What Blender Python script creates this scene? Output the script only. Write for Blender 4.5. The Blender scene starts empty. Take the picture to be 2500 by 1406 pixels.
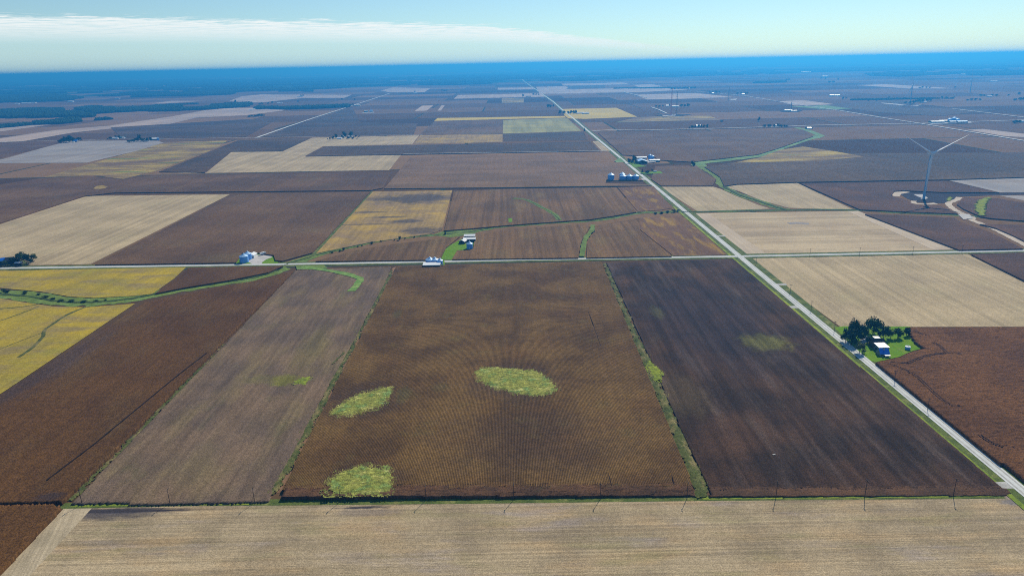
import bpy, math, random
import numpy as np
from mathutils import Vector

random.seed(7)
rng = np.random.default_rng(7)
SC = bpy.context.scene
COL = SC.collection

# ------------------------------------------------------------------ camera
# A drone 226 m above flat section land.  x = east, y = north (view direction), metres.
CAM_H, FOCAL = 226.0, 1690.0            # focal length in pixels of a 2500 px wide picture
ROLL = math.atan(55 / 2500)
PITCH = math.atan(546.5 * math.cos(ROLL) / FOCAL)
_F = np.array([0, math.cos(PITCH), -math.sin(PITCH)])
_U = np.array([0, math.sin(PITCH), math.cos(PITCH)])
_R = np.array([1.0, 0, 0])
_X = math.cos(ROLL) * _R - math.sin(ROLL) * _U
_Y = math.sin(ROLL) * _R + math.cos(ROLL) * _U

def P(x, y, z=0.0):
    """Survey of the photograph: pixel (2500 x 1406) -> ground point in metres at height z."""
    d = _F * FOCAL + _X * (x - 1250) + _Y * (703 - y)
    t = (z - CAM_H) / d[2]
    return (float(d[0] * t), float(d[1] * t))

def PS(pts, z=0.0):
    return [P(x, y, z) for x, y in pts]

cam_d = bpy.data.cameras.new('camera')
cam = bpy.data.objects.new('camera', cam_d)
COL.objects.link(cam)
SC.camera = cam
cam_d.sensor_width = 36.0
cam_d.lens = 36.0 * FOCAL / 2500
cam_d.clip_start = 1.0
cam_d.clip_end = 400000.0
from mathutils import Matrix
cam.matrix_world = Matrix(((_X[0], _Y[0], -_F[0], 0), (_X[1], _Y[1], -_F[1], 0), (_X[2], _Y[2], -_F[2], CAM_H), (0, 0, 0, 1)))

# ------------------------------------------------------------------ world, sun, exposure
SUN_AZ, SUN_EL = math.radians(27), math.radians(40)     # azimuth clockwise from +Y
w = bpy.data.worlds.new('World')
SC.world = w
w.use_nodes = True
nt = w.node_tree
nt.nodes.clear()
def N(nt, t, **kw):
    n = nt.nodes.new(t)
    for k, v in kw.items():
        setattr(n, k, v)
    return n
def M(nt, op, a, b=None, c=None, clamp=False):
    n = nt.nodes.new('ShaderNodeMath'); n.operation = op; n.use_clamp = clamp
    for i, v in enumerate((a, b, c)):
        if v is None: continue
        if isinstance(v, (int, float)): n.inputs[i].default_value = v
        else: nt.links.new(v, n.inputs[i])
    return n.outputs[0]
L = nt.links.new
sky = N(nt, 'ShaderNodeTexSky', sky_type='NISHITA', sun_disc=False)
sky.sun_elevation = SUN_EL
sky.sun_rotation = SUN_AZ
sky.altitude = 200
sky.air_density = 1.0
sky.dust_density = 0.15
sky.ozone_density = 2.0
tint = N(nt, 'ShaderNodeMix', data_type='RGBA', blend_type='MULTIPLY')
tint.inputs[0].default_value = 1.0
tint.inputs[7].default_value = (0.66, 0.855, 0.97, 1)
L(sky.outputs[0], tint.inputs[6])
bg = N(nt, 'ShaderNodeBackground'); bg.inputs[1].default_value = 0.105
L(tint.outputs[2], bg.inputs[0])
# a cloud deck whose front edge recedes to the north-east, as seen over the fields
tc = N(nt, 'ShaderNodeTexCoord')
sep = N(nt, 'ShaderNodeSeparateXYZ'); L(tc.outputs['Generated'], sep.inputs[0])
dz = M(nt, 'MAXIMUM', sep.outputs[2], 0.006)
px = M(nt, 'DIVIDE', sep.outputs[0], dz)
py = M(nt, 'DIVIDE', sep.outputs[1], dz)
cmb = N(nt, 'ShaderNodeCombineXYZ'); L(px, cmb.inputs[0]); L(py, cmb.inputs[1])
def wnoise(scale, detail, rough, sx=1.0, sy=1.0):
    mp = N(nt, 'ShaderNodeMapping'); mp.inputs['Scale'].default_value = (sx, sy, 1)
    L(cmb.outputs[0], mp.inputs[0])
    n = N(nt, 'ShaderNodeTexNoise'); n.inputs['Scale'].default_value = scale
    n.inputs['Detail'].default_value = detail; n.inputs['Roughness'].default_value = rough
    L(mp.outputs[0], n.inputs['Vector'])
    return n.outputs[0]
n1 = wnoise(1.7, 9, 0.72, 0.8, 1.3)
n2 = wnoise(0.55, 4, 0.6)
edge = M(nt, 'MULTIPLY_ADD', px, 0.85, 20.2)
edge = M(nt, 'ADD', edge, M(nt, 'MULTIPLY', M(nt, 'MAXIMUM', M(nt, 'ADD', px, 0.6), 0.0), 1.9))
front = M(nt, 'SUBTRACT', py, edge)
front = M(nt, 'ADD', front, M(nt, 'MULTIPLY', M(nt, 'SUBTRACT', n1, 0.5), 11.0))
front = M(nt, 'ADD', front, M(nt, 'MULTIPLY', M(nt, 'SUBTRACT', n2, 0.5), 5.0))
mr = N(nt, 'ShaderNodeMapRange', interpolation_type='SMOOTHSTEP'); L(front, mr.inputs[0])
mr.inputs[1].default_value = -0.5; mr.inputs[2].default_value = 1.8
mr2 = N(nt, 'ShaderNodeMapRange', interpolation_type='SMOOTHSTEP'); L(front, mr2.inputs[0])
mr2.inputs[1].default_value = 1.5; mr2.inputs[2].default_value = 22.0
ccol = N(nt, 'ShaderNodeMix', data_type='RGBA')
ccol.inputs[6].default_value = (0.97, 0.995, 0.98, 1)
ccol.inputs[7].default_value = (0.60, 0.84, 0.90, 1)
puff = M(nt, 'MULTIPLY', M(nt, 'SUBTRACT', 0.56, n1), 3.2, clamp=True)
L(M(nt, 'MAXIMUM', mr2.outputs[0], puff), ccol.inputs[0])
cbg = N(nt, 'ShaderNodeBackground'); cbg.inputs[1].default_value = 1.0
L(ccol.outputs[2], cbg.inputs[0])
msk = M(nt, 'MULTIPLY', mr.outputs[0], M(nt, 'MULTIPLY_ADD', n1, 1.3, 0.25), clamp=True)
fade = N(nt, 'ShaderNodeMapRange', interpolation_type='SMOOTHSTEP'); L(px, fade.inputs[0])
fade.inputs[1].default_value = -2.0; fade.inputs[2].default_value = 22.0; fade.inputs[3].default_value = 0.92; fade.inputs[4].default_value = 0.12
msk = M(nt, 'MULTIPLY', msk, fade.outputs[0])
msk = M(nt, 'MULTIPLY', msk, M(nt, 'MULTIPLY_ADD', mr2.outputs[0], -0.45, 1.0))
above = M(nt, 'GREATER_THAN', sep.outputs[2], 0.0)
msk = M(nt, 'MULTIPLY', msk, above)
mx = N(nt, 'ShaderNodeMixShader'); L(msk, mx.inputs[0]); L(bg.outputs[0], mx.inputs[1]); L(cbg.outputs[0], mx.inputs[2])
wo = N(nt, 'ShaderNodeOutputWorld'); L(mx.outputs[0], wo.inputs[0])

tosun = Vector((math.sin(SUN_AZ) * math.cos(SUN_EL), math.cos(SUN_AZ) * math.cos(SUN_EL), math.sin(SUN_EL)))
sun_d = bpy.data.lights.new('sun', 'SUN')
sun_d.energy = 4.75; sun_d.angle = math.radians(0.53); sun_d.color = (1.0, 0.915, 0.765)
sun = bpy.data.objects.new('sun', sun_d); COL.objects.link(sun)
sun.rotation_mode = 'QUATERNION'
sun.rotation_quaternion = (-tosun).to_track_quat('-Z', 'Y')
sun.location = (0, 0, 400)

vs = SC.view_settings
SC.display_settings.display_device = 'sRGB'
vs.view_transform = 'Standard'; vs.look = 'None'; vs.exposure = 0.0; vs.gamma = 1.0; vs.use_curve_mapping = False
SC.render.engine = 'CYCLES'
cy = SC.cycles
cy.use_denoising = False
cy.max_bounces = 4; cy.diffuse_bounces = 2; cy.glossy_bounces = 2; cy.volume_bounces = 0; cy.transmission_bounces = 2
cy.pixel_filter_type = 'BLACKMAN_HARRIS'; cy.filter_width = 1.05
try:
    cy.use_adaptive_sampling = False
except Exception:
    pass

# ------------------------------------------------------------------ materials
def lin(c):
    return tuple((v / 255 / 12.92) if v / 255 <= 0.04045 else ((v / 255 + 0.055) / 1.055) ** 2.4 for v in c)
def c4(c, k=1.0):
    return tuple(min(1, v * k) for v in lin(c)) + (1.0,)

MATS = {}
def base_mat(name):
    m = bpy.data.materials.new(name); m.use_nodes = True
    t = m.node_tree; b = t.nodes['Principled BSDF']
    MATS[name] = m
    return m, t, b

def plain(name, col, rough=0.8, metal=0.0, spec=0.3, var=0.0, vscale=1.0):
    m, t, b = base_mat(name)
    b.inputs['Roughness'].default_value = rough
    b.inputs['Metallic'].default_value = metal
    b.inputs['Specular IOR Level'].default_value = spec
    if var:
        g = N(t, 'ShaderNodeNewGeometry'); n = N(t, 'ShaderNodeTexNoise')
        n.inputs['Scale'].default_value = vscale; n.inputs['Detail'].default_value = 4
        t.links.new(g.outputs['Position'], n.inputs['Vector'])
        mxn = N(t, 'ShaderNodeMix', data_type='RGBA')
        mxn.inputs[6].default_value = c4(col, 1 - var); mxn.inputs[7].default_value = c4(col, 1 + var)
        t.links.new(n.outputs[0], mxn.inputs[0]); t.links.new(mxn.outputs[2], b.inputs['Base Color'])
    else:
        b.inputs['Base Color'].default_value = c4(col)
    return m

def field_mat(name, c1, c2, big=60.0, grain=((1.2, 0.5),), streaks=(), blotches=(), rough=0.95, rot=0.0, k=1.0, spots=(), rows=None):
    """Crop / soil material in world metres.  grain: (size m, amount); streaks: (axis, width m, length m, amount, sharp);
    blotches: (colour, size m, threshold, softness, stretch x, stretch y, amount)."""
    m, t, b = base_mat(name)
    g = N(t, 'ShaderNodeNewGeometry')
    mp0 = N(t, 'ShaderNodeMapping'); mp0.inputs['Rotation'].default_value = (0, 0, rot)
    mp0.inputs['Location'].default_value = (rng.uniform(-500, 500), rng.uniform(-500, 500), 0)
    t.links.new(g.outputs['Position'], mp0.inputs[0])
    def noise(sx, sy, detail=3, rough_=0.55, sz=None):
        mp = N(t, 'ShaderNodeMapping')
        mp.inputs['Scale'].default_value = (1 / sx, 1 / sy, 0.0 if sz is None else 1 / sz)
        t.links.new(mp0.outputs[0], mp.inputs[0])
        n = N(t, 'ShaderNodeTexNoise'); n.inputs['Scale'].default_value = 1.0
        n.inputs['Detail'].default_value = detail; n.inputs['Roughness'].default_value = rough_
        t.links.new(mp.outputs[0], n.inputs['Vector'])
        return n.outputs[0]
    def ramp(v, lo, hi):
        r = N(t, 'ShaderNodeMapRange', interpolation_type='SMOOTHSTEP'); t.links.new(v, r.inputs[0])
        r.inputs[1].default_value = lo; r.inputs[2].default_value = hi
        return r.outputs[0]
    mixn = N(t, 'ShaderNodeMix', data_type='RGBA')
    mixn.inputs[6].default_value = c4(c1, k); mixn.inputs[7].default_value = c4(c2, k)
    t.links.new(ramp(noise(big, big, 4), 0.36, 0.64), mixn.inputs[0])
    col = mixn.outputs[2]
    for (bc, size, thr, soft, sx, sy, amt) in blotches:
        mb = N(t, 'ShaderNodeMix', data_type='RGBA')
        fac = M(t, 'MULTIPLY', ramp(noise(size * sx, size * sy, 5, 0.6), thr - soft, thr + soft), amt)
        t.links.new(fac, mb.inputs[0]); t.links.new(col, mb.inputs[6]); mb.inputs[7].default_value = c4(bc, k)
        col = mb.outputs[2]
    for (bc, cx, cy_, rx, ry, amt) in spots:      # stains and damp places with a place of their own
        mp = N(t, 'ShaderNodeMapping'); mp.vector_type = 'POINT'
        mp.inputs['Scale'].default_value = (1 / rx, 1 / ry, 0); mp.inputs['Location'].default_value = (-cx / rx, -cy_ / ry, 0)
        t.links.new(g.outputs['Position'], mp.inputs[0])
        ln_ = N(t, 'ShaderNodeVectorMath', operation='LENGTH'); t.links.new(mp.outputs[0], ln_.inputs[0])
        dd = M(t, 'ADD', ln_.outputs['Value'], M(t, 'MULTIPLY', M(t, 'SUBTRACT', noise(max(rx * 0.35, 1.5), max(ry * 0.5, 1.0), 4, 0.6), 0.5), 1.5))
        fac = M(t, 'MULTIPLY', M(t, 'SUBTRACT', 1.0, ramp(dd, 0.45, 1.2)), amt)
        mb = N(t, 'ShaderNodeMix', data_type='RGBA'); t.links.new(fac, mb.inputs[0]); t.links.new(col, mb.inputs[6]); mb.inputs[7].default_value = c4(bc, k)
        col = mb.outputs[2]
    mult = None
    for (ax, wd, ln, amt, sh) in streaks:
        v = noise(wd, ln, 2, 0.5) if ax == 'y' else noise(ln, wd, 2, 0.5)
        v = ramp(v, 0.5 - sh, 0.5 + sh)
        v = M(t, 'MULTIPLY_ADD', v, 2 * amt, 1 - amt)
        mult = v if mult is None else M(t, 'MULTIPLY', mult, v)
    if rows:        # pale plant tops against the dark gap between two rows
        sx = N(t, 'ShaderNodeSeparateXYZ'); t.links.new(g.outputs['Position'], sx.inputs[0])
        v = M(t, 'MULTIPLY_ADD', M(t, 'COSINE', M(t, 'MULTIPLY', sx.outputs[0], 2 * math.pi / rows[0])), rows[1], 1.0)
        mult = v if mult is None else M(t, 'MULTIPLY', mult, v)
    for (sz, amt) in grain:
        v = ramp(noise(sz, sz, 2, 0.7), 0.3, 0.7)
        v = M(t, 'MULTIPLY_ADD', v, 2 * amt, 1 - amt)
        mult = v if mult is None else M(t, 'MULTIPLY', mult, v)
    if mult is not None:
        vm = N(t, 'ShaderNodeVectorMath', operation='SCALE')
        t.links.new(col, vm.inputs[0]); t.links.new(mult, vm.inputs['Scale'])
        col = vm.outputs[0]
    t.links.new(col, b.inputs['Base Color'])
    b.inputs['Roughness'].default_value = rough
    b.inputs['Specular IOR Level'].default_value = 0.08
    return m

CG = ((0.9, 0.42), (3.5, 0.16))
field_mat('corn_rust', (108, 84, 48), (82, 62, 38), 55, ((1.4, 0.34), (5, 0.16)), (('y', 7, 400, 0.05, 0.2),), rows=(0.935, 0.46), blotches= (((104, 76, 44), 45, 0.60, 0.12, 1, 1, 0.5), ((100, 88, 50), 30, 0.64, 0.08, 1, 1, 0.5)), spots=tuple(((66, 54, 48),) + P(*q[:2], 2.3) + q[2:] for q in ((1262, 930, 36, 36, 0.6), (882, 980, 28, 32, 0.55), (880, 1175, 26, 24, 0.55), (1300, 1080, 70, 50, 0.35))) + tuple(((84, 76, 48),) + P(*q[:2], 2.3) + q[2:] for q in ((985, 962, 6, 16, 0.7), (970, 766, 5, 14, 0.7), (1075, 945, 8, 8, 0.5))))
field_mat('corn_umber', (94, 66, 34), (80, 56, 31), 90, ((0.9, 0.5), (3.5, 0.18)), (('y', 2.2, 300, 0.09, 0.22), ('y', 8, 300, 0.06, 0.2)), (((108, 88, 56), 60, 0.60, 0.15, 1, 1.6, 0.5),), spots=((((76, 66, 66),) + P(130, 890, 2.3) + (20, 90, 0.5)), (((60, 50, 48),) + P(120, 1212, 2.3) + (9, 5, 0.8))))
field_mat('corn_mauve', (104, 78, 50), (88, 67, 46), 140, ((1.6, 0.40), (6, 0.16)), (('y', 4, 500, 0.08, 0.25), ('y', 14, 400, 0.06, 0.2)), (((124, 98, 70), 120, 0.58, 0.15, 1.5, 1, 0.5), ((108, 98, 66), 70, 0.63, 0.1, 1.2, 1, 0.4)))
field_mat('corn_rosy', (116, 88, 54), (98, 75, 48), 120, ((1.6, 0.40), (6, 0.14)), (('y', 8, 400, 0.17, 0.14), ('y', 3, 400, 0.08, 0.2)), (((124, 104, 62), 60, 0.60, 0.1, 0.6, 1.8, 0.5),))
field_mat('corn_pale', (126, 98, 68), (108, 85, 60), 160, ((2.0, 0.34), (8, 0.12)), (('x', 14, 400, 0.06, 0.25), ('y', 6, 500, 0.05, 0.2)), (((140, 114, 88), 90, 0.6, 0.15, 2.5, 0.7, 0.5),))
field_mat('corn_red', (92, 66, 48), (76, 56, 44), 100, ((1.6, 0.42), (6, 0.16)), (('x', 8, 260, 0.08, 0.22),), (((114, 80, 54), 70, 0.60, 0.12, 1, 1, 0.6),))
field_mat('corn_east', (106, 72, 40), (88, 59, 34), 60, ((0.9, 0.5), (3.5, 0.2)), (('x', 2.6, 160, 0.09, 0.25),), (((58, 42, 38), 22, 0.66, 0.05, 2.2, 0.5, 0.7),))
field_mat('corn_distant', (110, 84, 56), (92, 72, 52), 300, ((5, 0.3), (20, 0.14)), (('x', 30, 700, 0.10, 0.25), ('y', 24, 500, 0.10, 0.2)), (((132, 110, 82), 260, 0.60, 0.15, 1.6, 0.8, 0.5), ((110, 106, 70), 200, 0.64, 0.08, 1.6, 0.8, 0.5)))
field_mat('corn_dusky', (88, 69, 48), (72, 59, 44), 260, ((5, 0.3), (20, 0.14)), (('x', 30, 700, 0.08, 0.25), ('y', 18, 600, 0.08, 0.2)), (((108, 90, 70), 180, 0.6, 0.12, 2.5, 0.7, 0.5),))
field_mat('soy_grey', (118, 98, 78), (100, 85, 72), 40, ((0.8, 0.40), (3, 0.14)), (('y', 3.2, 45, 0.14, 0.22), ('y', 9, 130, 0.10, 0.2)), (((124, 108, 74), 34, 0.58, 0.12, 0.7, 2.2, 0.6), ((96, 94, 60), 30, 0.66, 0.08, 0.8, 1.6, 0.5)), spots=((((112, 110, 46),) + P(695, 928, 0.8) + (12, 12, 0.8)), (((108, 102, 56),) + P(640, 925, 0.8) + (16, 10, 0.4)), (((112, 104, 54),) + P(760, 850, 0.8) + (14, 60, 0.35))))
field_mat('soy_dark', (74, 54, 40), (49, 38, 31), 55, ((0.8, 0.5), (3, 0.16)), (('y', 4.5, 160, 0.22, 0.16), ('y', 16, 260, 0.18, 0.2)), (((92, 78, 70), 40, 0.60, 0.12, 0.35, 2.4, 0.55), ((84, 70, 50), 24, 0.66, 0.1, 0.8, 2.0, 0.5)), spots=((((112, 110, 46),) + P(1868, 835, 0.9) + (22, 20, 0.75)), (((100, 98, 50),) + P(1604, 762, 0.9) + (7, 20, 0.6)), (((46, 42, 50),) + P(1720, 780, 0.9) + (60, 120, 0.5)), (((104, 90, 60),) + P(1660, 960, 0.9) + (20, 40, 0.25))))
field_mat('headland', (98, 72, 52), (78, 60, 46), 16, ((0.8, 0.42),), (('x', 1.1, 90, 0.10, 0.25),), (((80, 80, 46), 10, 0.66, 0.06, 2, 1, 0.5),))
field_mat('stubble_near', (166, 148, 118), (146, 130, 104), 30, ((0.7, 0.30), (2.5, 0.12)), (('x', 0.7, 260, 0.15, 0.2), ('x', 2.6, 420, 0.11, 0.2), ('x', 9, 400, 0.05, 0.2)), (((178, 150, 110), 26, 0.58, 0.12, 2, 0.6, 0.6), ((140, 132, 92), 22, 0.60, 0.10, 2.5, 0.5, 0.5), ((150, 138, 132), 24, 0.62, 0.10, 2.5, 0.5, 0.6)), spots=((((48, 46, 56),) + P(300, 1247) + (44, 2.6, 0.95)), (((70, 66, 70),) + P(240, 1255) + (38, 5.5, 0.8)), (((52, 50, 58),) + P(885, 1238.5) + (16, 1.3, 0.95)), (((120, 110, 102),) + P(900, 1250) + (20, 4, 0.6)), (((120, 116, 118),) + P(2475, 1226) + (8, 3, 0.7))))
field_mat('stubble_headland', (176, 160, 132), (158, 144, 118), 20, ((0.7, 0.22), (2.5, 0.10)), (('y', 1.0, 120, 0.12, 0.2), ('y', 4, 160, 0.10, 0.2)), rot=math.radians(-17))
field_mat('stubble_ns', (182, 162, 126), (165, 147, 114), 70, ((1.3, 0.24), (5, 0.08)), (('y', 2.4, 600, 0.10, 0.2), ('y', 8, 700, 0.09, 0.14)), (((154, 138, 112), 60, 0.62, 0.12, 1, 1.6, 0.5), ((168, 156, 116), 40, 0.62, 0.12, 1, 1.6, 0.4)))
field_mat('stubble_ew', (186, 166, 132), (170, 150, 120), 90, ((1.5, 0.16), (6, 0.07)), (('x', 4.0, 600, 0.09, 0.2), ('x', 13, 700, 0.11, 0.16)), (((158, 148, 122), 60, 0.62, 0.12, 1.6, 1, 0.4),))
field_mat('stubble_edge', (192, 174, 148), (178, 160, 136), 60, ((1.5, 0.14),), (('y', 3, 400, 0.07, 0.2),))
field_mat('stubble_grey', (160, 152, 144), (148, 142, 138), 120, ((2.5, 0.16),), (('y', 14, 700, 0.10, 0.2),), (((140, 122, 104), 110, 0.6, 0.12, 2, 0.7, 0.6),))
field_mat('stubble_distant', (186, 164, 146), (166, 148, 134), 250, ((6, 0.12),), (('y', 30, 900, 0.09, 0.2),))
field_mat('soy_gold', (174, 150, 44), (152, 135, 54), 60, ((0.9, 0.30), (3.5, 0.14)), (('y', 6, 160, 0.09, 0.25),), (((132, 116, 84), 30, 0.56, 0.12, 2.2, 0.7, 0.75), ((144, 140, 48), 40, 0.60, 0.10, 1, 1.4, 0.5)))
field_mat('soy_mottled', (158, 132, 76), (138, 116, 86), 60, ((1.2, 0.28), (5, 0.14)), (('y', 6, 200, 0.12, 0.2),), (((182, 150, 64), 55, 0.56, 0.10, 1.2, 1, 0.8),), spots=tuple(((84, 76, 72),) + P(q[0], q[1], 0.8) + q[2:] for q in ((1020, 484, 75, 55, 0.95), (930, 485, 40, 30, 0.6), (900, 518, 36, 7, 0.8), (950, 530, 34, 8, 0.8), (990, 540, 28, 16, 0.9), (880, 548, 50, 5, 0.7), (1030, 562, 36, 24, 0.8))))
field_mat('soy_rusty', (104, 78, 60), (118, 88, 58), 60, ((1.4, 0.28), (5, 0.12)), (('y', 7, 160, 0.12, 0.2),), (((152, 120, 44), 26, 0.57, 0.09, 0.5, 2.4, 0.8),))
field_mat('soy_olive', (160, 152, 90), (140, 138, 92), 120, ((3, 0.16),), (('y', 26, 500, 0.12, 0.14),), ())
field_mat('soy_gold_distant', (206, 178, 70), (190, 166, 78), 200, ((5, 0.12),), (('x', 20, 500, 0.06, 0.2),))
field_mat('soy_ochre_distant', (178, 154, 70), (144, 122, 72), 120, ((4, 0.22), (16, 0.12)), (('x', 20, 500, 0.10, 0.2),), (((112, 90, 68), 110, 0.50, 0.12, 2.0, 0.7, 0.9), ((80, 118, 58), 90, 0.62, 0.05, 3.0, 0.6, 0.9)))
field_mat('grass_verge', (96, 108, 52), (74, 90, 44), 14, ((0.8, 0.34), (3, 0.16)), (), (((144, 140, 84), 10, 0.60, 0.10, 1, 1, 0.6),))
field_mat('grass_lime', (140, 152, 52), (112, 130, 46), 14, ((0.8, 0.28), (3, 0.14)))
field_mat('grass_lawn', (88, 132, 8), (104, 138, 10), 16, ((0.8, 0.22), (3, 0.12)), (), (((130, 134, 60), 12, 0.62, 0.1, 1, 1, 0.6),))
field_mat('grass_creek', (112, 130, 56), (92, 112, 48), 18, ((1.0, 0.30), (4, 0.18)), (), (((122, 148, 84), 14, 0.58, 0.1, 2, 1, 0.6), ((40, 60, 38), 12, 0.64, 0.06, 3, 0.7, 0.7)))
field_mat('grass_distant', (124, 150, 94), (98, 128, 78), 40, ((3, 0.2),))
field_mat('weed_lime', (144, 146, 72), (112, 122, 54), 9, ((0.7, 0.40), (2.2, 0.26)), (('x', 1.2, 6, 0.26, 0.2),), (((122, 156, 96), 9, 0.60, 0.1, 1, 1, 0.7), ((196, 190, 116), 7, 0.62, 0.08, 1.6, 0.8, 0.7), ((86, 88, 34), 6, 0.66, 0.05, 1, 1, 0.8)))
field_mat('weed_dark', (74, 84, 40), (94, 96, 54), 8, ((0.7, 0.42), (2.2, 0.24)), (), (((128, 116, 76), 7, 0.56, 0.08, 1, 2.2, 0.9), ((52, 64, 34), 6, 0.6, 0.1, 1, 1.6, 0.6)))
field_mat('weed_olive', (118, 118, 44), (92, 92, 50), 8, ((0.7, 0.34), (2.2, 0.20)), (('y', 1.2, 20, 0.2, 0.2),))
field_mat('weed_bright', (138, 150, 48), (110, 122, 46), 8, ((0.7, 0.34), (2.2, 0.24)))
field_mat('reed', (70, 86, 46), (54, 68, 40), 9, ((0.9, 0.36), (3, 0.25)), (), (((70, 108, 56), 9, 0.6, 0.1, 1, 1, 0.6),))
field_mat('gravel_road', (206, 208, 204), (192, 194, 190), 20, ((0.8, 0.08), (4, 0.05)), (), (((214, 214, 208), 30, 0.55, 0.15, 1, 1, 0.6),))
field_mat('gravel_yard', (196, 190, 184), (178, 174, 170), 10, ((0.8, 0.12),), (), (((150, 146, 142), 8, 0.64, 0.08, 1, 1, 0.6),))
field_mat('sandy_dirt', (202, 186, 164), (186, 170, 150), 10, ((0.9, 0.12),))
field_mat('bare_dirt', (140, 108, 80), (120, 94, 72), 12, ((0.8, 0.2),))
field_mat('dark_soil', (52, 46, 52), (40, 37, 45), 14, ((0.9, 0.3), (4, 0.2)), (), (((96, 92, 96), 9, 0.66, 0.05, 3.0, 0.7, 0.6),))
field_mat('track_faint', (72, 50, 36), (62, 44, 34), 14, ((0.9, 0.3),))
field_mat('track_soil_shade', (46, 36, 32), (38, 31, 29), 14, ((0.9, 0.3),))
field_mat('woodland', (48, 74, 44), (36, 60, 38), 60, ((9, 0.40),))
field_mat('grass_hook', (122, 150, 74), (98, 134, 62), 9, ((0.8, 0.3), (3, 0.16)), (), (((150, 162, 96), 8, 0.6, 0.1, 1, 1, 0.7),))
plain('foliage_oak', (60, 80, 38), 0.9, var=0.45, vscale=0.25, spec=0.1)
plain('foliage_deep', (46, 66, 38), 0.9, var=0.45, vscale=0.25, spec=0.1)
plain('foliage_olive', (86, 98, 44), 0.9, var=0.4, vscale=0.3, spec=0.1)
plain('foliage_conifer', (38, 58, 40), 0.9, var=0.3, vscale=0.5, spec=0.1)
plain('bark', (70, 58, 48), 0.95, spec=0.1)
plain('white_metal', (236, 236, 232), 0.35, 0.0, 0.5, 0.04, 0.6)
plain('white_paint', (222, 222, 220), 0.7, 0.0, 0.3, 0.05, 0.6)
plain('galvanised_sky_shade', (104, 166, 236), 0.5, 0.1, 0.5, 0.06, 1.2)  # blue sky light on shaded bin walls, put into the steel colour
plain('galvanised_roof_sky_tint', (176, 212, 242), 0.45, 0.1, 0.5, 0.05, 1.2)  # bin roofs carry the same sky blue as a paler painted tint
plain('blue_roof_sky_shade', (40, 120, 214), 0.45, 0.1, 0.5, 0.06, 0.8)  # farmhouse slope's sky-lit shade put into colour; also serves the blue grey houses
plain('slate_roof_and_shade', (44, 46, 54), 0.75, 0.0, 0.3, 0.12, 1.0)  # dark slate; on the barn the shade of its slope is painted in
plain('brown_wall', (92, 74, 66), 0.8, 0.0, 0.3, 0.1, 0.8)
plain('grey_wall', (128, 134, 142), 0.7, 0.0, 0.3, 0.06, 0.8)
plain('teal_wall', (88, 132, 140), 0.6, 0.2, 0.4, 0.06, 0.8)
plain('red_barn', (112, 52, 44), 0.8, 0.0, 0.3, 0.1, 0.8)
plain('dark_door', (40, 42, 48), 0.7)
plain('concrete', (170, 168, 164), 0.9, var=0.1)
plain('turbine_white', (226, 230, 232), 0.4, 0.0, 0.5)
plain('turbine_tower_shade_blue', (150, 186, 214), 0.45, 0.0, 0.5)  # blue of the tower's shaded side is put into this tint
plain('turbine_base', (42, 48, 66), 0.6)
plain('pole_wood', (66, 54, 46), 0.9, var=0.2)
plain('insulator', (150, 150, 150), 0.4)
plain('mast_red', (178, 60, 48), 0.6)
plain('mast_steel', (110, 124, 140), 0.5, 0.3)
plain('car_white', (230, 232, 234), 0.25, 0.0, 0.6)
plain('car_silver', (168, 174, 182), 0.28, 0.5, 0.6)
plain('car_glass', (22, 26, 32), 0.1, 0.0, 0.6)
plain('tyre', (28, 28, 30), 0.9)
plain('tarp_blue', (70, 110, 190), 0.6)

# ------------------------------------------------------------------ mesh helpers
def tag(o, label=None, cat=None, group=None, kind=None):
    if label: o['label'] = label
    if cat: o['category'] = cat
    if group: o['group'] = group
    if kind: o['kind'] = kind
    return o

def link(name, me, parent=None, loc=None, rotz=0.0):
    o = bpy.data.objects.new(name, me)
    COL.objects.link(o)
    if parent is not None: o.parent = parent
    if loc is not None: o.location = loc
    if rotz: o.rotation_euler = (0, 0, rotz)
    return o

def mesh(name, verts, faces, mat, smooth=False):
    me = bpy.data.meshes.new(name)
    me.from_pydata([tuple(v) for v in verts], [], [tuple(f) for f in faces])
    me.materials.append(MATS[mat])
    if smooth:
        me.polygons.foreach_set('use_smooth', [True] * len(me.polygons))
    me.update()
    return me

def fast_mesh(name, V, F, mat, smooth=False):
    """V (n,3) float array, F (m,k) int array, k = 3 or 4."""
    me = bpy.data.meshes.new(name)
    V = np.asarray(V, dtype=np.float32); F = np.asarray(F, dtype=np.int32)
    k = F.shape[1]
    me.vertices.add(len(V)); me.vertices.foreach_set('co', V.ravel())
    me.loops.add(F.size); me.loops.foreach_set('vertex_index', F.ravel())
    me.polygons.add(len(F))
    me.polygons.foreach_set('loop_start', np.arange(0, F.size, k, dtype=np.int32))
    me.polygons.foreach_set('loop_total', np.full(len(F), k, dtype=np.int32))
    if smooth: me.polygons.foreach_set('use_smooth', np.ones(len(F), dtype=bool))
    me.materials.append(MATS[mat])
    me.update(calc_edges=True)
    return me

def area(pts):
    return 0.5 * sum(pts[i][0] * pts[(i + 1) % len(pts)][1] - pts[(i + 1) % len(pts)][0] * pts[i][1] for i in range(len(pts)))
def ccw(pts):
    return list(pts) if area(pts) > 0 else list(pts)[::-1]

def inside(poly, X, Y):
    r = np.zeros(X.shape, dtype=bool)
    n = len(poly)
    for i in range(n):
        x1, y1 = poly[i]; x2, y2 = poly[(i + 1) % n]
        if y1 == y2: continue
        c = ((y1 > Y) != (y2 > Y)) & (X < (x2 - x1) * (Y - y1) / (y2 - y1) + x1)
        r ^= c
    return r

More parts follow.
